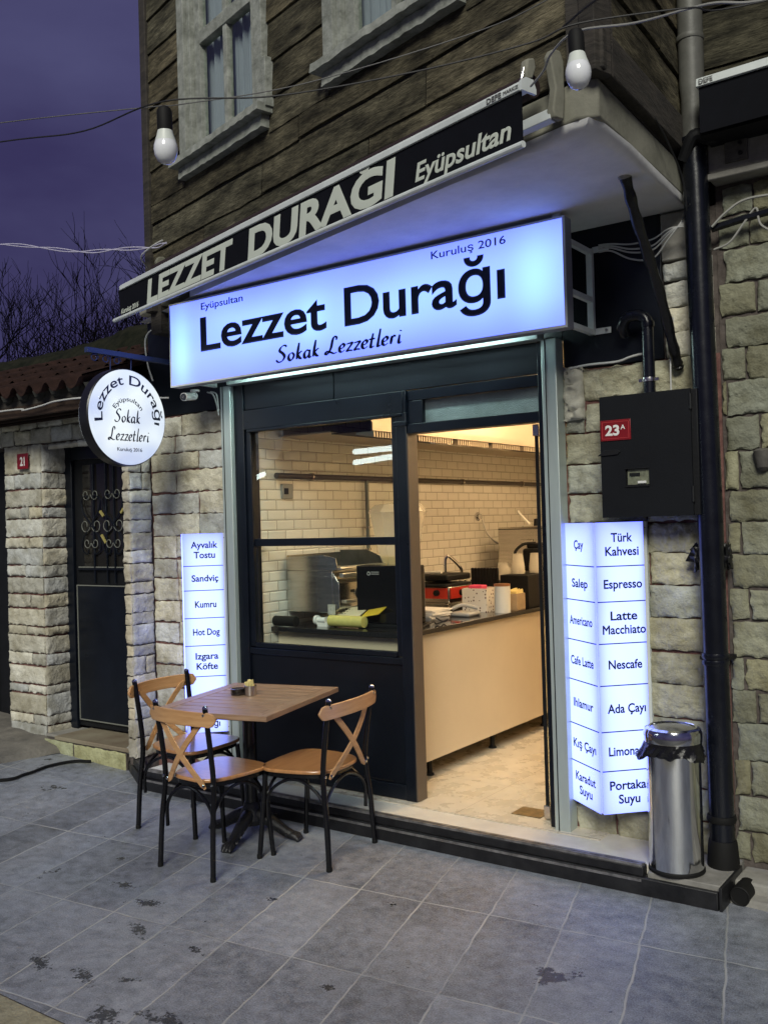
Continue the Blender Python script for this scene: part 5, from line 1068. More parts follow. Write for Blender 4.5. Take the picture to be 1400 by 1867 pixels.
for j in range(NYy):
    for i in range(NX): q = j*(NX+1)+i; fs.append((q, q+1, q+NX+2, q+NX+1))
mb.add(vs, fs); mb.build('mossy_ridge', MOSS, rf, ang=80)
mb = MB(); vs = []
for i in range(24):
    x = -9.6+i*.19; mb.lathe([(.0, -.01), (.04, .01), (.06, .05)], (x, 4.03, 2.63), 7, cap=False)
o = mb.build('tile_mortar', mat('old_tile_mortar', (.03, .03, .026), .95, var=.4, scale=20), rf)
# door 21
DY = 4.62
dr = box((-6.31, DY-.0, .19), (-5.26, DY+.06, 2.33)).build('door', BLACKM, nb, bevel=.003)
mb = MB(); mb.box((-6.335, DY-.03, .17), (-6.24, DY-.001, 2.36)); mb.box((-6.24, DY-.028, 2.24), (-5.26, DY-.001, 2.36)); mb.build('door_frame', BLACK, dr, bevel=.004)
mb = MB(); mb.box((-6.13, DY-.008, 1.42), (-5.27, DY-.001, 2.20)); mb.build('dark_glass', mat('dark_pane', (.015, .014, .013), .06), dr)
mb = MB(); mb.box((-6.21, DY-.018, .24), (-5.27, DY-.009, 1.28)); mb.build('lower_panel', BLACK, dr, bevel=.002)
mb = MB()
for a, b in (((-6.215, DY-.024, 1.272), (-5.27, DY-.0181, 1.280)), ((-6.215, DY-.024, .24), (-6.207, DY-.0181, 1.272)), ((-6.206, DY-.024, .24), (-5.27, DY-.0181, .248)), ((-6.19, DY-.02, 1.412), (-5.27, DY-.0085, 1.42))): mb.box(a, b)
mb.build('pale_bead', CREAMI, dr)
mb = MB()
for x in (-5.99, -5.84, -5.75, -5.5): mb.tube([(x, DY-.02, 1.30), (x, DY-.02, 2.20)], .008, 8)
mb.box((-6.2, DY-.028, 1.395), (-5.27, DY-.012, 1.411)); mb.build('grille_bars', BLACK, dr)
def spiral(cx_, cz_, r, d, turns=1.25, a0=0, k=14): return [(cx_+d*r*math.cos(a0+t*turns*2*math.pi)*(1-.62*t), DY-.026, cz_+r*math.sin(a0+t*turns*2*math.pi)*(1-.62*t)) for t in [i/k for i in range(k+1)]]
mb = MB()
for cx_ in (-6.02, -5.76):
    for s1 in (-1, 1):
        for cz_, r_ in ((1.97, .045), (1.735, .058), (1.60, .042)):
            q = MB(); q.tube(spiral(cx_+s1*r_*1.15, cz_, r_, s1, turns=1.05, a0=math.pi), .0032, 6); q.build('pale_scroll', CREAMI, dr)
        for zc, hh in ((1.74, .22), (1.74, -.22)):
            mb.tube(spline([(cx_, DY-.024, zc), (cx_+s1*.09, DY-.024, zc+hh*.45), (cx_+s1*.11, DY-.024, zc+hh*.85), (cx_+s1*.05, DY-.024, zc+hh*1.02), (cx_+s1*.03, DY-.024, zc+hh*.85)], 5), .006, 6)
mb.build('grille_scrolls', BLACK, dr)
mb = MB()
for a, b in (((-5.90, 1.84), (-5.86, 1.80)), ((-5.89, 1.66), (-5.84, 1.60)), ((-5.66, 1.82), (-5.63, 1.85))): mb = MB(); mb.bar((a[0], DY-.03, a[1]), (b[0], DY-.03, b[1]), .012, .018); mb.build('gilded_leaf', GOLD, dr)
# gate at far left
gt = box((-9.0, DY+.0, .16), (-6.82, DY+.05, 2.37)).build('gate', BLACKM, nb); mb = MB()
for x in (-6.90, -6.99, -7.35, -7.8): mb.box((x, DY-.018, .2), (x+.035, DY-.001, 2.3))
mb.build('gate_bars', BLACK, gt, bevel=.003)
mb = MB(); mb.box((-6.955, DY-.023, .28), (-6.949, DY-.0185, 1.3)); mb.box((-7.05, DY-.023, .28), (-7.044, DY-.0185, 1.3)); mb.build('pale_bead', CREAMI, gt)
# step in front of the door
mb = MB(); mb.box((-6.16, 4.325, .142), (-5.30, 4.66, .172)); st1 = mb.build('step_slab', mat('step_stone', (.16, .12, .08), .7, col2=(.27, .24, .17), scale=3, bump=.2, bscale=30), nb, bevel=.006)
mb = MB(); rs_ = [(-.02, .140, [-6.30, -5.95, -5.36])]; mb2 = MB(); mb2.box((-6.29, 4.34, -.05), (-5.36, 4.62, .139)); sb_ = mb2.build('step_base', MORTARG, nb)
stones(mb, (0, 4.345, 0), XD, (0, -1, 0), rs_, seed=51, d=.012, rough=.007, tint=(.62, .66, .48)); mb.build('facing_stones', STONE, sb_, ang=70)
mb = MB(); mb.box((-6.33, 4.37, .139), (-6.161, 4.66, .165)); mb.build('mortar_patch', CONC, nb, bevel=.01)
mb = MB(); mb.box((-5.36, 4.33, .13), (-5.23, 4.42, .185)); mb.build('mortar_patch', CONC, nb, bevel=.02, seg=3)

# ================================================================== HOUSE NUMBER PLATES, ELECTRIC BOX, PIPES
pl2 = wthing('house_number_plate', 'small square red plate reading 21 on the stone pier', 'sign', (-6.515, 4.365, 2.245))
mb = MB(); mb.box((-6.585, 4.352, 2.185), (-6.445, 4.358, 2.305)); mb.build('plate', REDP, pl2, bevel=.002)
letters(pl2, '21', (-6.515, 4.3515, 2.213), XD, ZD, .062, .064, m=WHITEE, bold=.035, depth=.001, center=True)
eb = wthing('electric_box', 'black steel electricity meter box on the stone wall right of the door', 'meter box', (-1.56, 4.4, 1.7))
mb = MB(); mb.box((-1.775, 4.312, 1.69), (-1.325, 4.475, 2.262)); mb.build('cabinet', BLACKM, eb, bevel=.003)
mb = MB()
for a, b in (((-1.785, 4.298, 1.688), (-1.665, 4.311, 2.264)), ((-1.552, 4.298, 1.688), (-1.352, 4.311, 2.264)), ((-1.6649, 4.298, 1.915), (-1.5521, 4.311, 2.264)), ((-1.6649, 4.298, 1.688), (-1.5521, 4.311, 1.835))): mb.box(a, b)
dm = mb.build('door', mat('box_black', (.005, .006, .008), .55, spec=.25, var=.15, scale=5, bump=.08, bscale=120), eb)
mb = MB(); mb.box((-1.66, 4.3115, 1.84), (-1.556, 4.32, 1.912)); mb.build('meter', mat('meter_face', (.16, .17, .12), .4, var=.4, scale=40), eb)
mb = MB(); mb.box((-1.65, 4.307, 1.88), (-1.60, 4.3114, 1.895)); mb.build('meter_display', BLACKM, eb)
mb = MB(); mb.box((-1.61, 4.305, 1.845), (-1.57, 4.3114, 1.856)); mb.build('meter_label', WHITEC, eb)
mb = MB(); mb.box((-1.668, 4.292, 1.829), (-1.55, 4.2979, 1.836)); mb.box((-1.668, 4.294, 1.914), (-1.55, 4.2979, 1.918)); mb.build('window_trim', BLACKM, dm)
mb = MB(); mb.extr([(-1.80, 4.290, 1.982), (-1.70, 4.290, 1.985), (-1.685, 4.290, 1.998), (-1.70, 4.290, 2.008), (-1.76, 4.290, 2.010), (-1.775, 4.290, 2.0)], (0, .0075, 0)); mb.build('handle', BLACKM, dm, bevel=.001)
for z in (1.75, 2.17): mb = MB(); mb.tube([(-1.352, 4.30, z), (-1.352, 4.30, z+.07)], .008, 8); mb.build('hinge', BLACKM, dm)
hp = wthing('house_number_plate', 'red enamel plate reading 23A fixed to the black meter box', 'sign', (-1.705, 4.295, 2.10))
mb = MB(); mb.box((-1.782, 4.293, 2.052), (-1.632, 4.2975, 2.150)); mb.build('plate', REDP, hp, bevel=.002)
mb = MB()
fr_ = [(-1.772, 2.062), (-1.642, 2.062), (-1.642, 2.140), (-1.772, 2.140)]
for i in range(4): a, b = fr_[i], fr_[(i+1) % 4]; mb.tube([(a[0], 4.293, a[1]), (b[0], 4.293, b[1])], .0016, 6)
mb.build('embossed_rim', mat('red_rim', (.42, .05, .05), .3), hp)
letters(hp, '23', (-1.757, 4.2925, 2.078), XD, ZD, .070, .046, m=WHITEE, bold=.035, depth=.001); letters(hp, 'A', (-1.681, 4.2925, 2.103), XD, ZD, .023, .021, m=WHITEE, bold=.02, depth=.001)
dp_ = wthing('downpipe', 'thick black downpipe from the upper corner to the pavement', 'downpipe', (-1.30, 4.38, .05))
mb = MB(); mb.tube([(-1.322, 4.375, 3.40), (-1.302, 4.375, 1.70), (-1.292, 4.375, .10)], .056, 22); mb.build('pipe', PIPEB, dp_)
mb = MB(); mb.tube([(-1.325, 4.375, 6.3), (-1.322, 4.375, 3.66), (-1.322, 4.375, 3.60), (-1.324, 4.375, 3.40)], [.056, .056, .05, .05], 20); mb.build('upper_pipe', PIPEG, dp_)
for z in (1.02, 1.05, 3.87, 3.40): mb = MB(); mb.lathe([(.060, z-.012), (.063, z), (.060, z+.012)], (-1.30 if z < 2 else -1.324, 4.375, 0), 20); mb.build('collar', PIPEB if z < 3.5 else PIPEG, dp_)
mb = MB(); mb.box((-1.365, 4.36, 1.03), (-1.235, 4.49, 1.045)); mb.build('wall_bracket', BLACKM, dp_)
mb = MB(); mb.lathe([(.068, .06), (.07, .12), (.064, .20), (.060, .22)], (-1.292, 4.375, 0), 20); mb.lathe([(.062, .30), (.066, .31), (.062, .33)], (-1.294, 4.375, 0), 20); mb.build('shoe', RUBBER, dp_)
mb = MB(); mb.tube(spline([(-1.36, 4.34, 3.31), (-1.30, 4.31, 3.40), (-1.24, 4.34, 3.38), (-1.20, 4.38, 3.40)], 5), .03, 10); mb.build('tape_wrap', BLACKM, dp_)
bg_ = wthing('plastic_bag', 'crumpled black plastic bag tucked behind the downpipe', 'bag', (-1.38, 4.40, 1.50))
def crumple(mb, c, r, seed, amp=.35, k=18):
    c = Vector(c); vs = []; fs = []
    for i in range(k+1):
        for j in range(k):
            th = math.pi*i/k; ph = 2*math.pi*j/k; d = Vector((math.sin(th)*math.cos(ph), math.sin(th)*math.sin(ph), math.cos(th)))
            q = 1+amp*noise.noise(d*2.2+Vector((seed, 0, 0)))+amp*.8*abs(noise.noise(d*5+Vector((0, seed, 0)))); vs.append(c+Vector((d.x*r[0], d.y*r[1], d.z*r[2]))*q)
    for i in range(k):
        for j in range(k): fs.append((i*k+j, i*k+(j+1) % k, (i+1)*k+(j+1) % k, (i+1)*k+j))
    mb.add(vs, fs)
mb = MB(); crumple(mb, (-1.375, 4.42, 1.50), (.035, .03, .045), 3, .8); mb.extr([(-1.43, 4.40, 1.475), (-1.40, 4.40, 1.53), (-1.37, 4.40, 1.47)], (0, .012, 0)); mb.build('bag', BAG, bg_, ang=20)
mb = MB(); crumple(mb, (-1.245, 4.42, 1.49), (.02, .03, .05), 6, .6); mb.build('knot', BAG, bg_, ang=20)
cn = wthing('conduit', 'thin black bent conduit entering the top of the meter box', 'pipe', (-1.57, 4.4, 2.3))
mb = MB(); pts = [(-1.572, 4.395, 2.255), (-1.572, 4.395, 2.52), (-1.572, 4.395, 2.60)]+[(-1.572-.055+.055*math.cos(a), 4.395-.0*a, 2.60+.05*math.sin(a)) for a in (.4, .8, 1.2, 1.57)]+[(-1.66, 4.395, 2.65), (-1.685, 4.397, 2.635), (-1.70, 4.41, 2.60), (-1.70, 4.44, 2.575)]
mb.tube(pts, .0285, 16); mb.build('pipe', PIPEB, cn)
mb = MB(); mb.lathe([(.0325, 2.325), (.0335, 2.335), (.0325, 2.345)], (-1.572, 4.395, 0), 16); mb.box((-1.62, 4.385, 2.328), (-1.524, 4.40, 2.342)); mb.build('clamp', STEEL, cn)
mb = MB(); mb.lathe([(.032, 2.585), (.0335, 2.60), (.032, 2.612)], (-1.572, 4.395, 0), 16); mb.build('elbow_collar', PIPEB, cn)
wp = wthing('wrapped_pole', 'slanting pole wrapped in black tape from slab corner to wall', 'pole', (-1.47, 4.4, 2.4))
mb = MB(); mb.tube(spline([(-1.475, 3.90, 3.16), (-1.47, 4.02, 2.98), (-1.455, 4.24, 2.70), (-1.452, 4.42, 2.44), (-1.45, 4.46, 2.38)], 8), [.024+.003*math.sin(i*1.7) for i in range(33)], 12); mb.build('pole', BAG, wp)
mb = MB(); mb.tube([(-1.475, 3.895, 3.165), (-1.475, 3.91, 3.14)], .03, 12); mb.build('pole_socket', CONC, wp)
cc = wthing('security_camera', 'small white bullet security camera under the left end of the blue sign', 'camera', (-4.53, 4.25, 2.56))
mb = MB(); mb.tube([(-4.545, 4.30, 2.548), (-4.522, 4.185, 2.530)], .026, 18); mb.build('body', WHITEC, cc)
mb = MB(); mb.tube([(-4.5225, 4.1855, 2.530), (-4.5215, 4.181, 2.5295)], .022, 18); mb.build('lens', LENS, cc); mb = MB(); mb.tube([(-4.5215, 4.1805, 2.5295), (-4.521, 4.179, 2.5293)], .008, 12); mb.build('lens_eye', STEEL, cc)
mb = MB(); mb.tube([(-4.545, 4.29, 2.56), (-4.55, 4.31, 2.585)], .012, 10); mb.lathe([(.03, 2.578), (.03, 2.589)], (-4.55, 4.31, 0), 16); mb.build('mount', WHITEC, cc)
dn = wthing('drain_mouth', 'open black drain pipe mouth at the foot of the wall', 'drain', (-1.19, 4.2, .05))
mb = MB(); mb.lathe([(.034, -.030), (.038, -.032), (.042, -.030), (.042, .10)], (-1.178, 4.235, .040), 24, axis='Y', cap=False); mb.lathe([(.036, -.0285), (0, -.0280)], (-1.178, 4.235, .040), 24, axis='Y', cap=False); mb.build('pipe', RUBBER, dn)

# ================================================================== TRASH BIN
tb = thing('trash_bin', 'polished steel cylindrical bin with a black liner beside the drinks menu', 'bin', (-1.455, 4.225, .100), 0)
mb = MB(); mb.lathe([(.118, .018), (.1185, .022), (.1185, .56), (.116, .562)], k=64); mb.build('body', CHROME, tb)
mb = MB(); mb.lathe([(.120, .0), (.124, .004), (.124, .014), (.119, .02)], k=64); mb.build('base_ring', RUBBER, tb)
mb = MB(); mb.lathe([(.121, .578), (.127, .580), (.128, .618), (.121, .636), (.106, .643), (.103, .640), (.098, .640)], k=64, cap=False); mb.build('lid', CHROME, tb)
mb = MB(); mb.lathe([(.0975, .638), (.094, .6385), (.05, .645), (0, .647)], k=48, cap=False); mb.build('swing_flap', mat('scratched_steel', (.45, .46, .48), .2, metal=1, var=.25, scale=14, rvar=.12), tb)
mb = MB(); vs = []; fs = []; k = 80; rows_ = 7
for j in range(rows_):
    for i in range(k):
        a = 2*math.pi*i/k; q = j/(rows_-1); r = .121+.006*math.sin(a*17+j)*q+.010*abs(noise.noise(Vector((math.cos(a)*4, math.sin(a)*4, j*.8))))+.004*q
        z = .580-.055*q-(.028*noise.noise(Vector((math.cos(a)*2.5, math.sin(a)*2.5, 7)))*q)
        flare = max(0, math.cos(a-R(205)))**8*.035+max(0, math.cos(a-R(-20)))**10*.022; r += flare*q; z -= flare*.9*q
        vs.append((r*math.cos(a), r*math.sin(a), z))
for j in range(rows_-1):
    for i in range(k): fs.append((j*k+i, j*k+(i+1) % k, (j+1)*k+(i+1) % k, (j+1)*k+i))
mb.add(vs, fs); mb.build('liner', BAG, tb, ang=25)

# ================================================================== CHAIRS AND TABLE
def make_chair():
    t = thing('cross_back_chair', 'x', 'chair', (0, 0, 0), 0, 'cross back chairs around the pavement table')
    mb = MB(); n = 40; vs = []; poly = []
    for i in range(n):
        a = 2*math.pi*i/n; ca, sa = math.cos(a), math.sin(a); e = .52
        x = abs(ca)**e*(1 if ca > 0 else -1); y = abs(sa)**e*(1 if sa > 0 else -1); wdt = .200+.022*y-.022*max(0, -y)**2
        poly.append((x*wdt, y*.21+.005))
    mb.prism(poly, .449, .468); mb.build('seat', SEATW, t, bevel=.006, seg=3)
    mb = MB(); mb.prism([(x*.93, (y-.005)*.93+.005) for x, y in poly], .424, .4488); mb.build('seat_ring', CHAIRM, t, bevel=.004)
    for s in (-1, 1):
        mb = MB(); pts = spline([(s*.207, -.225, .0), (s*.200, -.212, .24), (s*.190, -.192, .44), (s*.190, -.205, .60), (s*.196, -.240, .83)], 6)
        mb.tube(pts, .0138, 12); leg = mb.build('leg', CHAIRM, t)
        mb = MB(); mb.lathe([(.0142, 0), (.0150, .004), (.0145, .02)], (s*.207, -.225, 0), 12); mb.build('foot_cap', RUBBER, leg)
        mb = MB(); mb.lathe([(.0145, -.004), (.013, .004), (.006, .010), (0, .011)], (s*.196, -.240, .832), 12); mb.build('top_cap', CHROME, leg)
        mb = MB(); mb.lathe([(0, -.020), (.006, -.019), (.0075, -.013), (.0075, .0)], (s*.1945, -.236, .797), 10, axis='Y'); mb.build('bolt', CHROME, leg)
        mb = MB(); mb.lathe([(0, -.020), (.006, -.019), (.0075, -.013), (.0075, .0)], (s*.190, -.190, .452), 10, axis='Y'); mb.build('bolt', CHROME, leg)
        mb = MB(); mb.tube([(s*.195, .200, .0), (s*.185, .180, .24), (s*.178, .165, .43)], .0130, 12); fl = mb.build('leg', CHAIRM, t)
        mb = MB(); mb.lathe([(.0135, 0), (.0143, .004), (.0138, .02)], (s*.195, .200, 0), 12); mb.build('foot_cap', RUBBER, fl)
    def hoop(a, b, zl_, zt_, inn):
        a, b = Vector(a), Vector(b); pts = [Vector((a.x, a.y, zl_-.10)), Vector((a.x, a.y, zl_))]
        for q in (.08, .2, .35, .5, .65, .8, .92): p = a.lerp(b, q); pts.append(Vector((p.x, p.y, zl_+(zt_-zl_)*math.sin(math.pi*q)**.62))+Vector(inn)*math.sin(math.pi*q))
        pts += [Vector((b.x, b.y, zl_)), Vector((b.x, b.y, zl_-.10))]
        mb = MB(); mb.tube(spline(pts, 4), .0085, 8); mb.build('brace', CHAIRM, t)
    hoop((-.182, -.190, 0), (-.172, .160, 0), .30, .418, (0, 0, 0)); hoop((.182, -.190, 0), (.172, .160, 0), .30, .418, (0, 0, 0))
    hoop((-.178, -.196, 0), (.178, -.196, 0), .30, .418, (0, 0, 0)); hoop((-.166, .170, 0), (.166, .170, 0), .30, .418, (0, 0, 0))
    # curved top rail
    mb = MB(); n = 28; vs = []; fs = []; H_ = .255
    for i in range(n+1):
        x = -H_+2*H_*i/n; q = abs(x)/H_; edge = max(0, (abs(x)-(H_-.036))/.036); hz = .036*math.sqrt(max(.0, 1-edge*edge)); hz = max(hz, .004)
        y = -.222-.052*(1-q*q); dz = .8 if False else 0
        sl = Vector((2*.052*x/H_**2, 0, 0)).x; nrm = Vector((-sl, 1, 0)).normalized(); zc = .772+.006*(1-q*q)
        for (o, z) in ((-.0065, -hz), (.0065, -hz), (.0065, hz), (-.0065, hz)): vs.append((x+nrm.x*o, y+nrm.y*o, zc+z))
    for i in range(n):
        for k in range(4): fs.append((i*4+k, i*4+(k+1) % 4, i*4+4+(k+1) % 4, i*4+4+k))
    fs += [(0, 3, 2, 1), (n*4, n*4+1, n*4+2, n*4+3)]; mb.add(vs, fs); mb.build('top_rail', RAILW, t, bevel=.003, ang=50)
    for s in (-1, 1):
        mb = MB(); n = 16; vs = []; fs = []
        for i in range(n+1):
            q = i/n; p = Vector((s*.172, -.232, .775)).lerp(Vector((-s*.150, -.207, .430)), q); p.y -= .030*math.sin(math.pi*min(1, q*1.05))*(1 if s > 0 else .72)+(0 if s > 0 else .0)
            d = Vector((-s*.322, 0, -.345)).normalized(); sd = Vector((-d.z, 0, d.x))
            wd = .0155; endr = max(0, (abs(q-.5)-.46)/.04); wd *= math.sqrt(max(.1, 1-endr*endr))
            for (o, b) in ((-1, -1), (1, -1), (1, 1), (-1, 1)): vs.append(p+sd*wd*o+Vector((0, .0035*b+s*.0045, 0)))
        for i in range(n):
            for k in range(4): fs.append((i*4+k, i*4+(k+1) % 4, i*4+4+(k+1) % 4, i*4+4+k))
        fs += [(0, 3, 2, 1), (n*4, n*4+1, n*4+2, n*4+3)]; mb.add(vs, fs); cs = mb.build('cross_slat', RAILW, t, ang=50)
        mb = MB(); mb.lathe([(0, -.010), (.006, -.009), (.007, -.004), (.007, .002)], (-s*.146, -.2145+.0045*s, .447), 10, axis='Y'); mb.build('bolt', CHROME, cs)
    return t
ch = make_chair()
def place(c, rear, d, sx, label):
    d = Vector((*d, 0)).normalized(); rz = math.atan2(-d.x, d.y)      # local +y faces d
    p = Vector((*rear, 0))+d*.225; c.location = (p.x, p.y, 0); c.rotation_euler = (0, 0, rz); c.scale = (sx, 1, 1); c['label'] = label
cB = copy_tree(ch); cC = copy_tree(ch)
place(ch, (-3.545, 3.215), (.03, 1), .93, 'wood and black metal chair nearest the street, its back towards the viewer')
place(cB, (-2.985, 3.828), (-.98, -.12), 1.10, 'wood and black metal chair on the doorway side of the table')
place(cC, (-4.327, 3.785), (1, .06), 1.07, 'wood and black metal chair against the stone wall side of the table')
tbl = thing('bistro_table', 'slatted wooden table on a black claw foot pedestal on the pavement', 'table', (-3.655, 3.800, 0), R(13.5))
TW, TD, TH = .345, .425, .755
mb = MB(); bw = .075
mb.prism([(-TW, -TD), (TW, -TD), (TW-bw, -TD+bw), (-TW+bw, -TD+bw)], TH-.028, TH); TWC = mat('table_wood_cross', (.21, .125, .074), .42, col2=(.37, .24, .155), scale=7, stretch=(.8, 9, 9), bump=.12, bscale=22)
mb.build('border', TWC, tbl, bevel=.0025); mb = MB(); mb.prism([(TW, TD), (-TW, TD), (-TW+bw, TD-bw), (TW-bw, TD-bw)], TH-.028, TH); mb.build('border', TWC, tbl, bevel=.0025)
TWL = mat('table_wood_long', (.21, .125, .074), .42, col2=(.37, .24, .155), scale=7, stretch=(9, .8, 9), bump=.12, bscale=22)
mb = MB(); mb.prism([(-TW, TD-.0005), (-TW, -TD+.0005), (-TW+bw-.0007, -TD+bw), (-TW+bw-.0007, TD-bw)], TH-.028, TH); mb.build('border', TWL, tbl, bevel=.0025); mb = MB(); mb.prism([(TW, -TD+.0005), (TW, TD-.0005), (TW-bw+.0007, TD-bw), (TW-bw+.0007, -TD+bw)], TH-.028, TH); mb.build('border', TWL, tbl, bevel=.0025)
mb = MB(); n = 8; x0 = -TD+bw; stp = (2*TD-2*bw)/n
for i in range(n): mb.box((-TW+bw+.001, x0+stp*i+.0050, TH-.022), (TW-bw-.001, x0+stp*(i+1)-.0050, TH-.001))
mb.build('slats', TABLEW, tbl, bevel=.0015)
mb = MB(); mb.box((-TW+.02, -TD+.02, TH-.034), (TW-.02, TD-.02, TH-.0285)); mb.build('underframe', GROOVE, tbl)
mb = MB(); mb.lathe([(.036, .12), (.036, .72)], k=28); mb.box((-.14, -.14, TH-.042), (.14, .14, TH-.035)); mb.build('column', CHAIRM, tbl)
mb = MB(); mb.lathe([(.06, .07), (.072, .10), (.062, .135), (.048, .165), (.040, .19)], k=20); mb.build('hub', IRON, tbl)
for i, a in enumerate((-88, 0, 95, 170)):
    a = R(a); d = Vector((math.cos(a), math.sin(a), 0)); mb = MB(); pts = [d*.03+Vector((0, 0, .125)), d*.09+Vector((0, 0, .105)), d*.15+Vector((0, 0, .075)), d*.21+Vector((0, 0, .042)), d*.255+Vector((0, 0, .028))]
    mb.tube(spline(pts, 5), [.040-.016*k/20 for k in range(21)], 10); sd = Vector((-d.y, d.x, 0))
    for k in range(-1, 2): mb.tube([d*.245+sd*k*.012+Vector((0, 0, .032)), d*.275+sd*k*.018+Vector((0, 0, .026)), d*.292+sd*k*.020+Vector((0, 0, .008))], [.019, .018, .010], 8)
    for k in range(5): mb.tube([d*(.06+.04*k)+sd*.03+Vector((0, 0, .105-.018*k)), d*(.075+.04*k)+Vector((0, 0, .128-.020*k)), d*(.06+.04*k)-sd*.03+Vector((0, 0, .105-.018*k))], .010, 6)
    mb.build('claw_foot', IRON, tbl, ang=60)
sc_ = thing('sugar_cup', 'small steel cup of yellow sugar sticks on the wooden table', 'cup', (-3.700, 3.862, TH), 0)
mb = MB(); mb.lathe([(.032, .0), (.034, .002), (.034, .055), (.032, .056), (.031, .05), (.031, .004), (0, .004)], k=28); mb.build('cup', STEEL, sc_)
rnd = random.Random(8); mb = MB()
for i in range(22):
    a = rnd.uniform(0, 6.28); r = rnd.uniform(0, .024); x, y = r*math.cos(a), r*math.sin(a); lx, ly = rnd.uniform(-.25, .25), rnd.uniform(-.25, .25)
    mb.bar((x, y, .01), (x+lx*.08, y+ly*.08, .082+rnd.uniform(-.008, .008)), .011, .004, up=(math.cos(a), math.sin(a), 0))
mb.build('sugar_sticks', PAPER, sc_, smooth=False)
at = thing('ashtray', 'round glass ashtray beside the steel sugar cup', 'ashtray', (-3.780, 3.848, TH), 0)
mb = MB(); mb.lathe([(.0, .0), (.040, .0), (.043, .008), (.043, .034), (.038, .035), (.034, .012), (0, .010)], k=20); mb.build('dish', glass_mat('smoky_glass', (.42, .43, .42), ior=1.6), at)
mb = MB(); mb.lathe([(.030, .013), (.033, .03), (.030, .032)], k=8, cap=False); mb.build('inner_dish', STEEL, at)

# ================================================================== STRING LIGHTS AND CABLES
def bulb(c, tilt, label):
    t = thing('light_bulb', label, 'bulb', c, 0, 'unlit bulbs on the string above the pavement'); t.rotation_euler = tilt; t.scale = (.92, .92, .92)
    mb = MB(); mb.lathe([(.0, -.088), (.013, -.086), (.024, -.078), (.0325, -.062), (.035, -.046), (.034, -.034), (.030, -.022)], k=28, cap=False); mb.build('globe', BULBW, t)
    mb = MB(); mb.lathe([(.0302, -.0222), (.025, -.006), (.0205, .012), (.019, .018)], k=28, cap=False); mb.build('neck', BULBN, t)
    mb = MB(); mb.lathe([(.0215, .008), (.022, .012), (.022, .062), (.018, .072), (.008, .078), (0, .078)], k=24); mb.build('socket', RUBBER, t); return t
bulb((-1.922, 1.738, 2.755), (R(3), R(2), 0), 'white bulb in a black socket against the left window'); bulb((-.945, 2.205, 2.838), (R(-2), R(-3), 0), 'white bulb in a black socket by the slab corner')
wire('festoon_cable', 'dark cable carrying the two bulbs across the facade', [(-3.7, 1.75, 3.10), (-2.66, 1.73, 2.92), (-2.28, 1.75, 2.86), (-1.92, 1.73, 2.838), (-1.66, 1.89, 2.835), (-1.34, 2.05, 2.86), (-1.06, 2.17, 2.895), (-.94, 2.20, 2.918), (-.71, 2.32, 2.93), (-.55, 2.45, 2.95), (.4, 2.9, 3.1)], .0024, WIREB)
wire('thin_cable', 'thin grey cable crossing the left window high up', [(-4.4, 1.75, 3.32), (-3.27, 2.12, 3.27), (-2.70, 2.35, 3.25), (-2.53, 2.39, 3.23), (-2.13, 2.59, 3.26), (-1.6, 2.9, 3.40), (-1.45, 3.2, 3.6)], .0022, mat('grey_cable', (.10, .10, .10), .6))
wire('pale_cable', 'pale cable from the top right corner to the awning end', [(-.2, 2.55, 2.98), (-.59, 2.62, 3.04), (-.75, 2.66, 3.10), (-1.0, 2.78, 3.18), (-1.23, 2.87, 3.265), (-1.36, 2.96, 3.27), (-1.42, 3.02, 3.25), (-1.50, 3.08, 3.24)], .0040, mat('pale_cable2', (.30, .30, .28), .6))
wire('black_cable', 'black cable running from the slab corner into the dark', [(-1.40, 3.15, 3.45), (-1.2, 3.0, 3.42), (-.9, 2.9, 3.40), (-.5, 2.9, 3.45)], .004, WIREB)
for k, (o, lab) in enumerate(((0, 'upper strand of the pale twisted cable in the sky'), (1, 'lower strand of the pale twisted cable in the sky'))):
    base = [(-8.6, 5.0, 4.45), (-7.27, 4.7, 4.15), (-6.46, 4.53, 3.93), (-5.67, 4.31, 3.70), (-5.23, 4.25, 3.62), (-4.75, 4.15, 3.52), (-4.55, 4.10, 3.50)]
    pts = spline(base, 10); pts = [p+Vector((0, 0, .010*math.sin(i*.32+o*math.pi))) for i, p in enumerate(pts)]
    wire('twisted_cable', lab, pts, .0040, mat('lilac_cable', (.50, .48, .62), .6), n=2, group='pale twisted cable across the sky')
wire('loose_cable', 'pale loose cable end above the awning bar', [(-4.80, 4.16, 3.40), (-4.7, 4.02, 3.42), (-4.55, 3.98, 3.45), (-4.45, 3.98, 3.47)], .005, WIRE)
wire('eaves_cable', 'pale cable clipped along the eaves of the stone house', [(-8.0, 3.99, 2.60), (-6.14, 3.99, 2.575), (-5.95, 3.99, 2.56), (-5.74, 3.99, 2.572), (-5.55, 3.99, 2.588), (-5.2, 4.02, 2.58), (-4.9, 4.4, 2.58)], .006, WIRE)
wire('hanging_cable', 'grey cable hanging down the black wall panel at the left', [(-4.75, 4.42, 3.08), (-5.02, 4.42, 3.08), (-5.14, 4.42, 3.02), (-5.14, 4.43, 2.85), (-5.10, 4.44, 2.72)], .006, mat('grey_cable2', (.22, .23, .24), .6))
for k, (dz, lab) in enumerate(((0, 'white cable loop beside the left post'), (.03, 'second white cable loop beside the left post'))):
    wire('cable_loop', lab, [(-4.53+dz, 4.40, 2.58), (-4.47+dz, 4.39, 2.56), (-4.44+dz*.5, 4.39, 2.50), (-4.43, 4.40, 2.42+dz)], .005, WIRE, group='white cable loops by the left post')
rnd = random.Random(12)
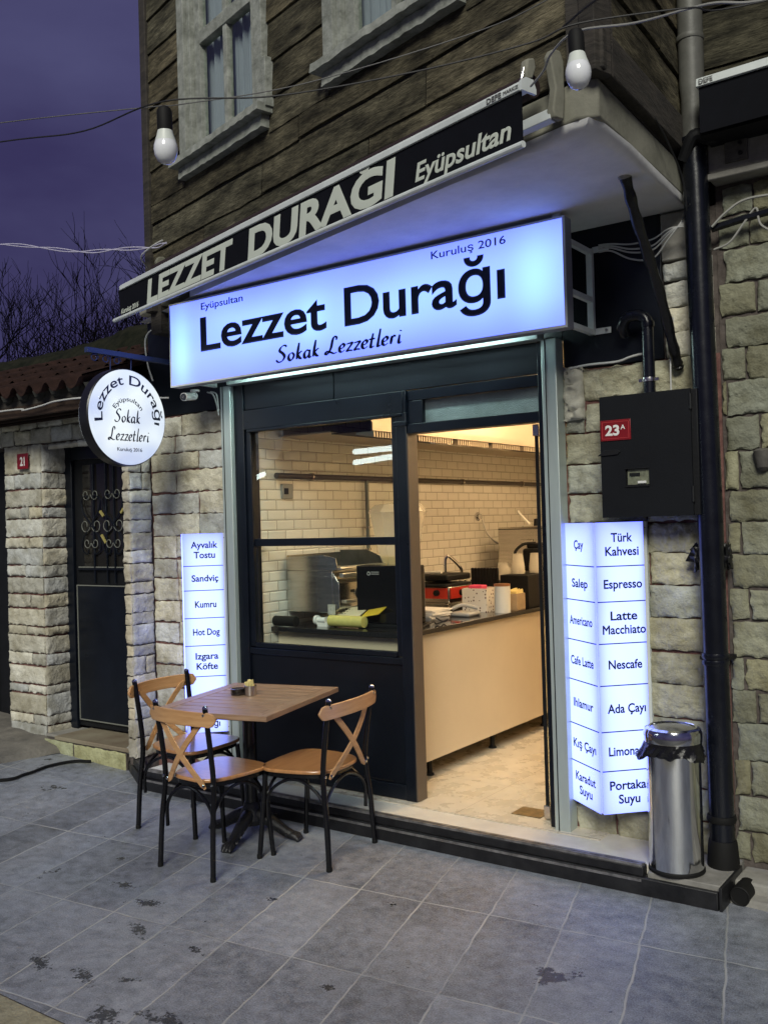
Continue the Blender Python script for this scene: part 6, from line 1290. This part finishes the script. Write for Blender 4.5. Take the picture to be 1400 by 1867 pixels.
for k, lab in enumerate(('top wire of the bundle behind the slanting pole', 'second wire of the bundle behind the slanting pole', 'third wire of the bundle behind the slanting pole', 'lowest sagging wire of the bundle behind the slanting pole')):
    z = [3.03, 3.02, 3.01, 2.995][k]; sg = [.0, .02, .03, .055][k]
    wire('bundle_wire', lab, [(-1.83, 4.46, z+.01), (-1.76, 4.45, z), (-1.66, 4.45, z-.02-sg*.7), (-1.55, 4.44, z-.02-sg), (-1.46, 4.40, z+.0-sg*.2), (-1.38, 4.37, 3.02+.01*k)], .0042, WIRE, group='pale wires bundled behind the pole')
wire('wall_cable', 'pale cable looping over the stones right of the downpipe', [(-1.26, 4.40, 3.0), (-1.20, 4.40, 3.05), (-1.12, 4.40, 3.09), (-1.0, 4.40, 3.09), (-.8, 4.42, 3.07)], .006, mat('pale_cable2', (.3, .3, .28)))
wire('wall_cable', 'pale cable sagging below the black conduit at the right', [(-1.26, 4.42, 2.90), (-1.19, 4.42, 2.92), (-1.12, 4.42, 3.0), (-1.07, 4.42, 3.05), (-1.05, 4.42, 2.97), (-.95, 4.42, 2.9)], .005, mat('pale_cable2', (.3, .3, .28)))
wire('wall_conduit', 'thick black conduit along the stones right of the downpipe', [(-1.27, 4.43, 3.0), (-1.1, 4.43, 3.02), (-.9, 4.43, 3.03), (0, 4.43, 3.05)], .018, PIPEB, cat='conduit')
wire('drop_cable', 'thin dark cable running down from the slab side to the downpipe', [(-1.36, 3.7, 3.42), (-1.345, 3.9, 3.37), (-1.34, 4.1, 3.29), (-1.34, 4.25, 3.20), (-1.35, 4.33, 3.08), (-1.38, 4.36, 3.05), (-1.33, 4.32, 3.10)], .0045, WIREB)
wire('drop_cable', 'thin pale cable hanging to the top of the meter box', [(-1.46, 4.43, 2.62), (-1.475, 4.43, 2.5), (-1.48, 4.43, 2.40), (-1.478, 4.42, 2.27)], .004, WIRE)
wire('joint_cable', 'pale cable lying on the top of the stones under the black panel', [(-2.0, 4.45, 2.445), (-1.9, 4.45, 2.452), (-1.75, 4.45, 2.45), (-1.68, 4.45, 2.465), (-1.60, 4.45, 2.475)], .006, WIRE)
wire('ground_cable', 'black hose lying across the paving at the left', [(-6.6, 3.2, .085), (-5.85, 3.62, .05), (-5.80, 3.85, .048), (-5.84, 4.05, .05), (-5.80, 4.22, .05), (-5.70, 4.30, .045)], .011, RUBBER, cat='hose')
# cables on the counter
wire('counter_cable', 'tangled black lead on the counter by the till', [(-3.20, 4.86, CT+.01), (-3.18, 4.95, CT+.03), (-3.22, 5.05, CT+.008), (-3.17, 5.10, CT+.03), (-3.24, 5.16, CT+.01), (-3.19, 5.0, CT+.05)], .005, WIREB)

# ================================================================== TREES BEHIND THE HOUSE
def tree(x, y, h, seed, label, name='bare_tree'):
    rnd = random.Random(seed); t = thing(name, label, 'tree', (x, y, -.1), 0, 'bare trees behind the stone house'); tm = MB(); cm = MB()
    def grow(p, d, L_, r, lv):
        n = 4; pts = [p]; q = p.copy(); dd = d.copy()
        for i in range(n):
            dd = (dd+Vector((rnd.uniform(-1, 1), rnd.uniform(-1, 1), rnd.uniform(-.4, .8)))*(.16 if lv < 2 else .22)).normalized(); q = q+dd*L_/n; pts.append(q.copy())
        (tm if lv == 0 else cm).tube(pts, [r*(1-.5*i/n) for i in range(n+1)], 6 if lv < 2 else 4, cap=False)
        if lv >= 6 or r < .0028: return
        k = rnd.randint(3, 5) if lv < 3 else rnd.randint(2, 3)
        for i in range(k):
            f = rnd.uniform(.35, 1.0) if i else 1.0; j = min(n-1, int(f*n)); b = pts[j].lerp(pts[j+1], f*n-j if f < 1 else 1)
            sp = rnd.uniform(.45, 1.0); a = rnd.uniform(0, 6.28); side = Vector((math.cos(a), math.sin(a), rnd.uniform(-.1, .7))); nd = (dd+side*sp).normalized()
            grow(b, nd, L_*rnd.uniform(.55, .82), max(.0055, r*rnd.uniform(.42, .60)), lv+1)
    grow(Vector((0, 0, 0)), Vector((rnd.uniform(-.1, .1), 0, 1)), h*.42, .085, 0)
    for k in range(4):
        a = rnd.uniform(0, 6.28); q = Vector((math.cos(a)*rnd.uniform(.2, 1.3), math.sin(a)*.6, h*rnd.uniform(.50, .62))); tp = q+Vector((rnd.uniform(-.35, .35), 0, h*rnd.uniform(.38, .62))); cm.tube(spline([q, q.lerp(tp, .5)+Vector((rnd.uniform(-.08, .08), 0, 0)), tp], 5), [.014-.0011*i for i in range(11)], 4, cap=False)
    tm.build('trunk', BARK, t); cm.build('crown', BARK, t, smooth=False)
tree(-15.2, 9.2, 5.6, 2, 'bare tree with many upright twigs at the far left edge'); tree(-13.2, 9.4, 5.5, 5, 'forked bare tree left of the round sign')
tree(-12.0, 9.8, 5.6, 9, 'bare tree with a straight trunk above the round sign'); tree(-10.6, 9.6, 5.1, 14, 'bare twiggy tree just left of the timber house'); tree(-16.5, 11.5, 6.4, 21, 'tallest bare tree farther back at the left')
tree(-13.8, 12.5, 6.4, 27, 'bare tree farther back with spreading twigs between the others')
def hedge(name, label, x0, x1, y, h, seed):
    rnd = random.Random(seed); mb = MB()
    for i in range(5200):
        x = rnd.uniform(x0, x1); hh = h*(.72+.28*noise.noise(Vector((x*.8, seed, 0)))+.12*noise.noise(Vector((x*3, seed, 4)))); z = rnd.uniform(0, hh); yy = y+rnd.uniform(-.6, .6)*(1-.5*z/h); s = rnd.uniform(.03, .09)
        a, b = Vector((rnd.uniform(-1, 1), rnd.uniform(-1, 1), rnd.uniform(-1, 1))).normalized()*s, Vector((rnd.uniform(-1, 1), rnd.uniform(-1, 1), rnd.uniform(-1, 1))).normalized()*s*.6; c = Vector((x, yy, z))
        mb.add([c-a, c-b, c+a, c+b], [(0, 1, 2, 3)])
    o = mb.build(name, LEAFD, smooth=False); tag(o, label, 'hedge')
hedge('evergreen_hedge', 'dark low hedge under the bare trees behind the roof', -22, -8.5, 8.0, 3.5, 4)

# a cool twin tube light on the far side of the street, seen mirrored in the shop window
tl = wthing('tube_light', 'cool twin tube light across the street reflected in the shop window', 'lamp', (-8.6, -2.2, 2.6))
for dz in (0, .10): mb = MB(); mb.tube([(-8.62, -2.45, 2.60+dz*1.6), (-7.25, -2.05, 2.64+dz)], .042, 10); mb.build('tube', TUBEW, tl)
tl2 = wthing('tube_light', 'second cool tube light across the street reflected at the left of the shop window', 'lamp', (-10.6, -2.2, 2.5))
mb = MB(); mb.tube([(-10.85, -2.5, 2.42), (-10.15, -2.1, 2.50)], .04, 10); mb.build('tube', TUBEW, tl2); mb = MB(); mb.tube([(-10.75, -2.5, 2.56), (-10.35, -2.1, 2.60)], .05, 10); mb.build('tube', TUBEW, tl2)
for o in bpy.data.objects:
    if '_w' in o: del o['_w']
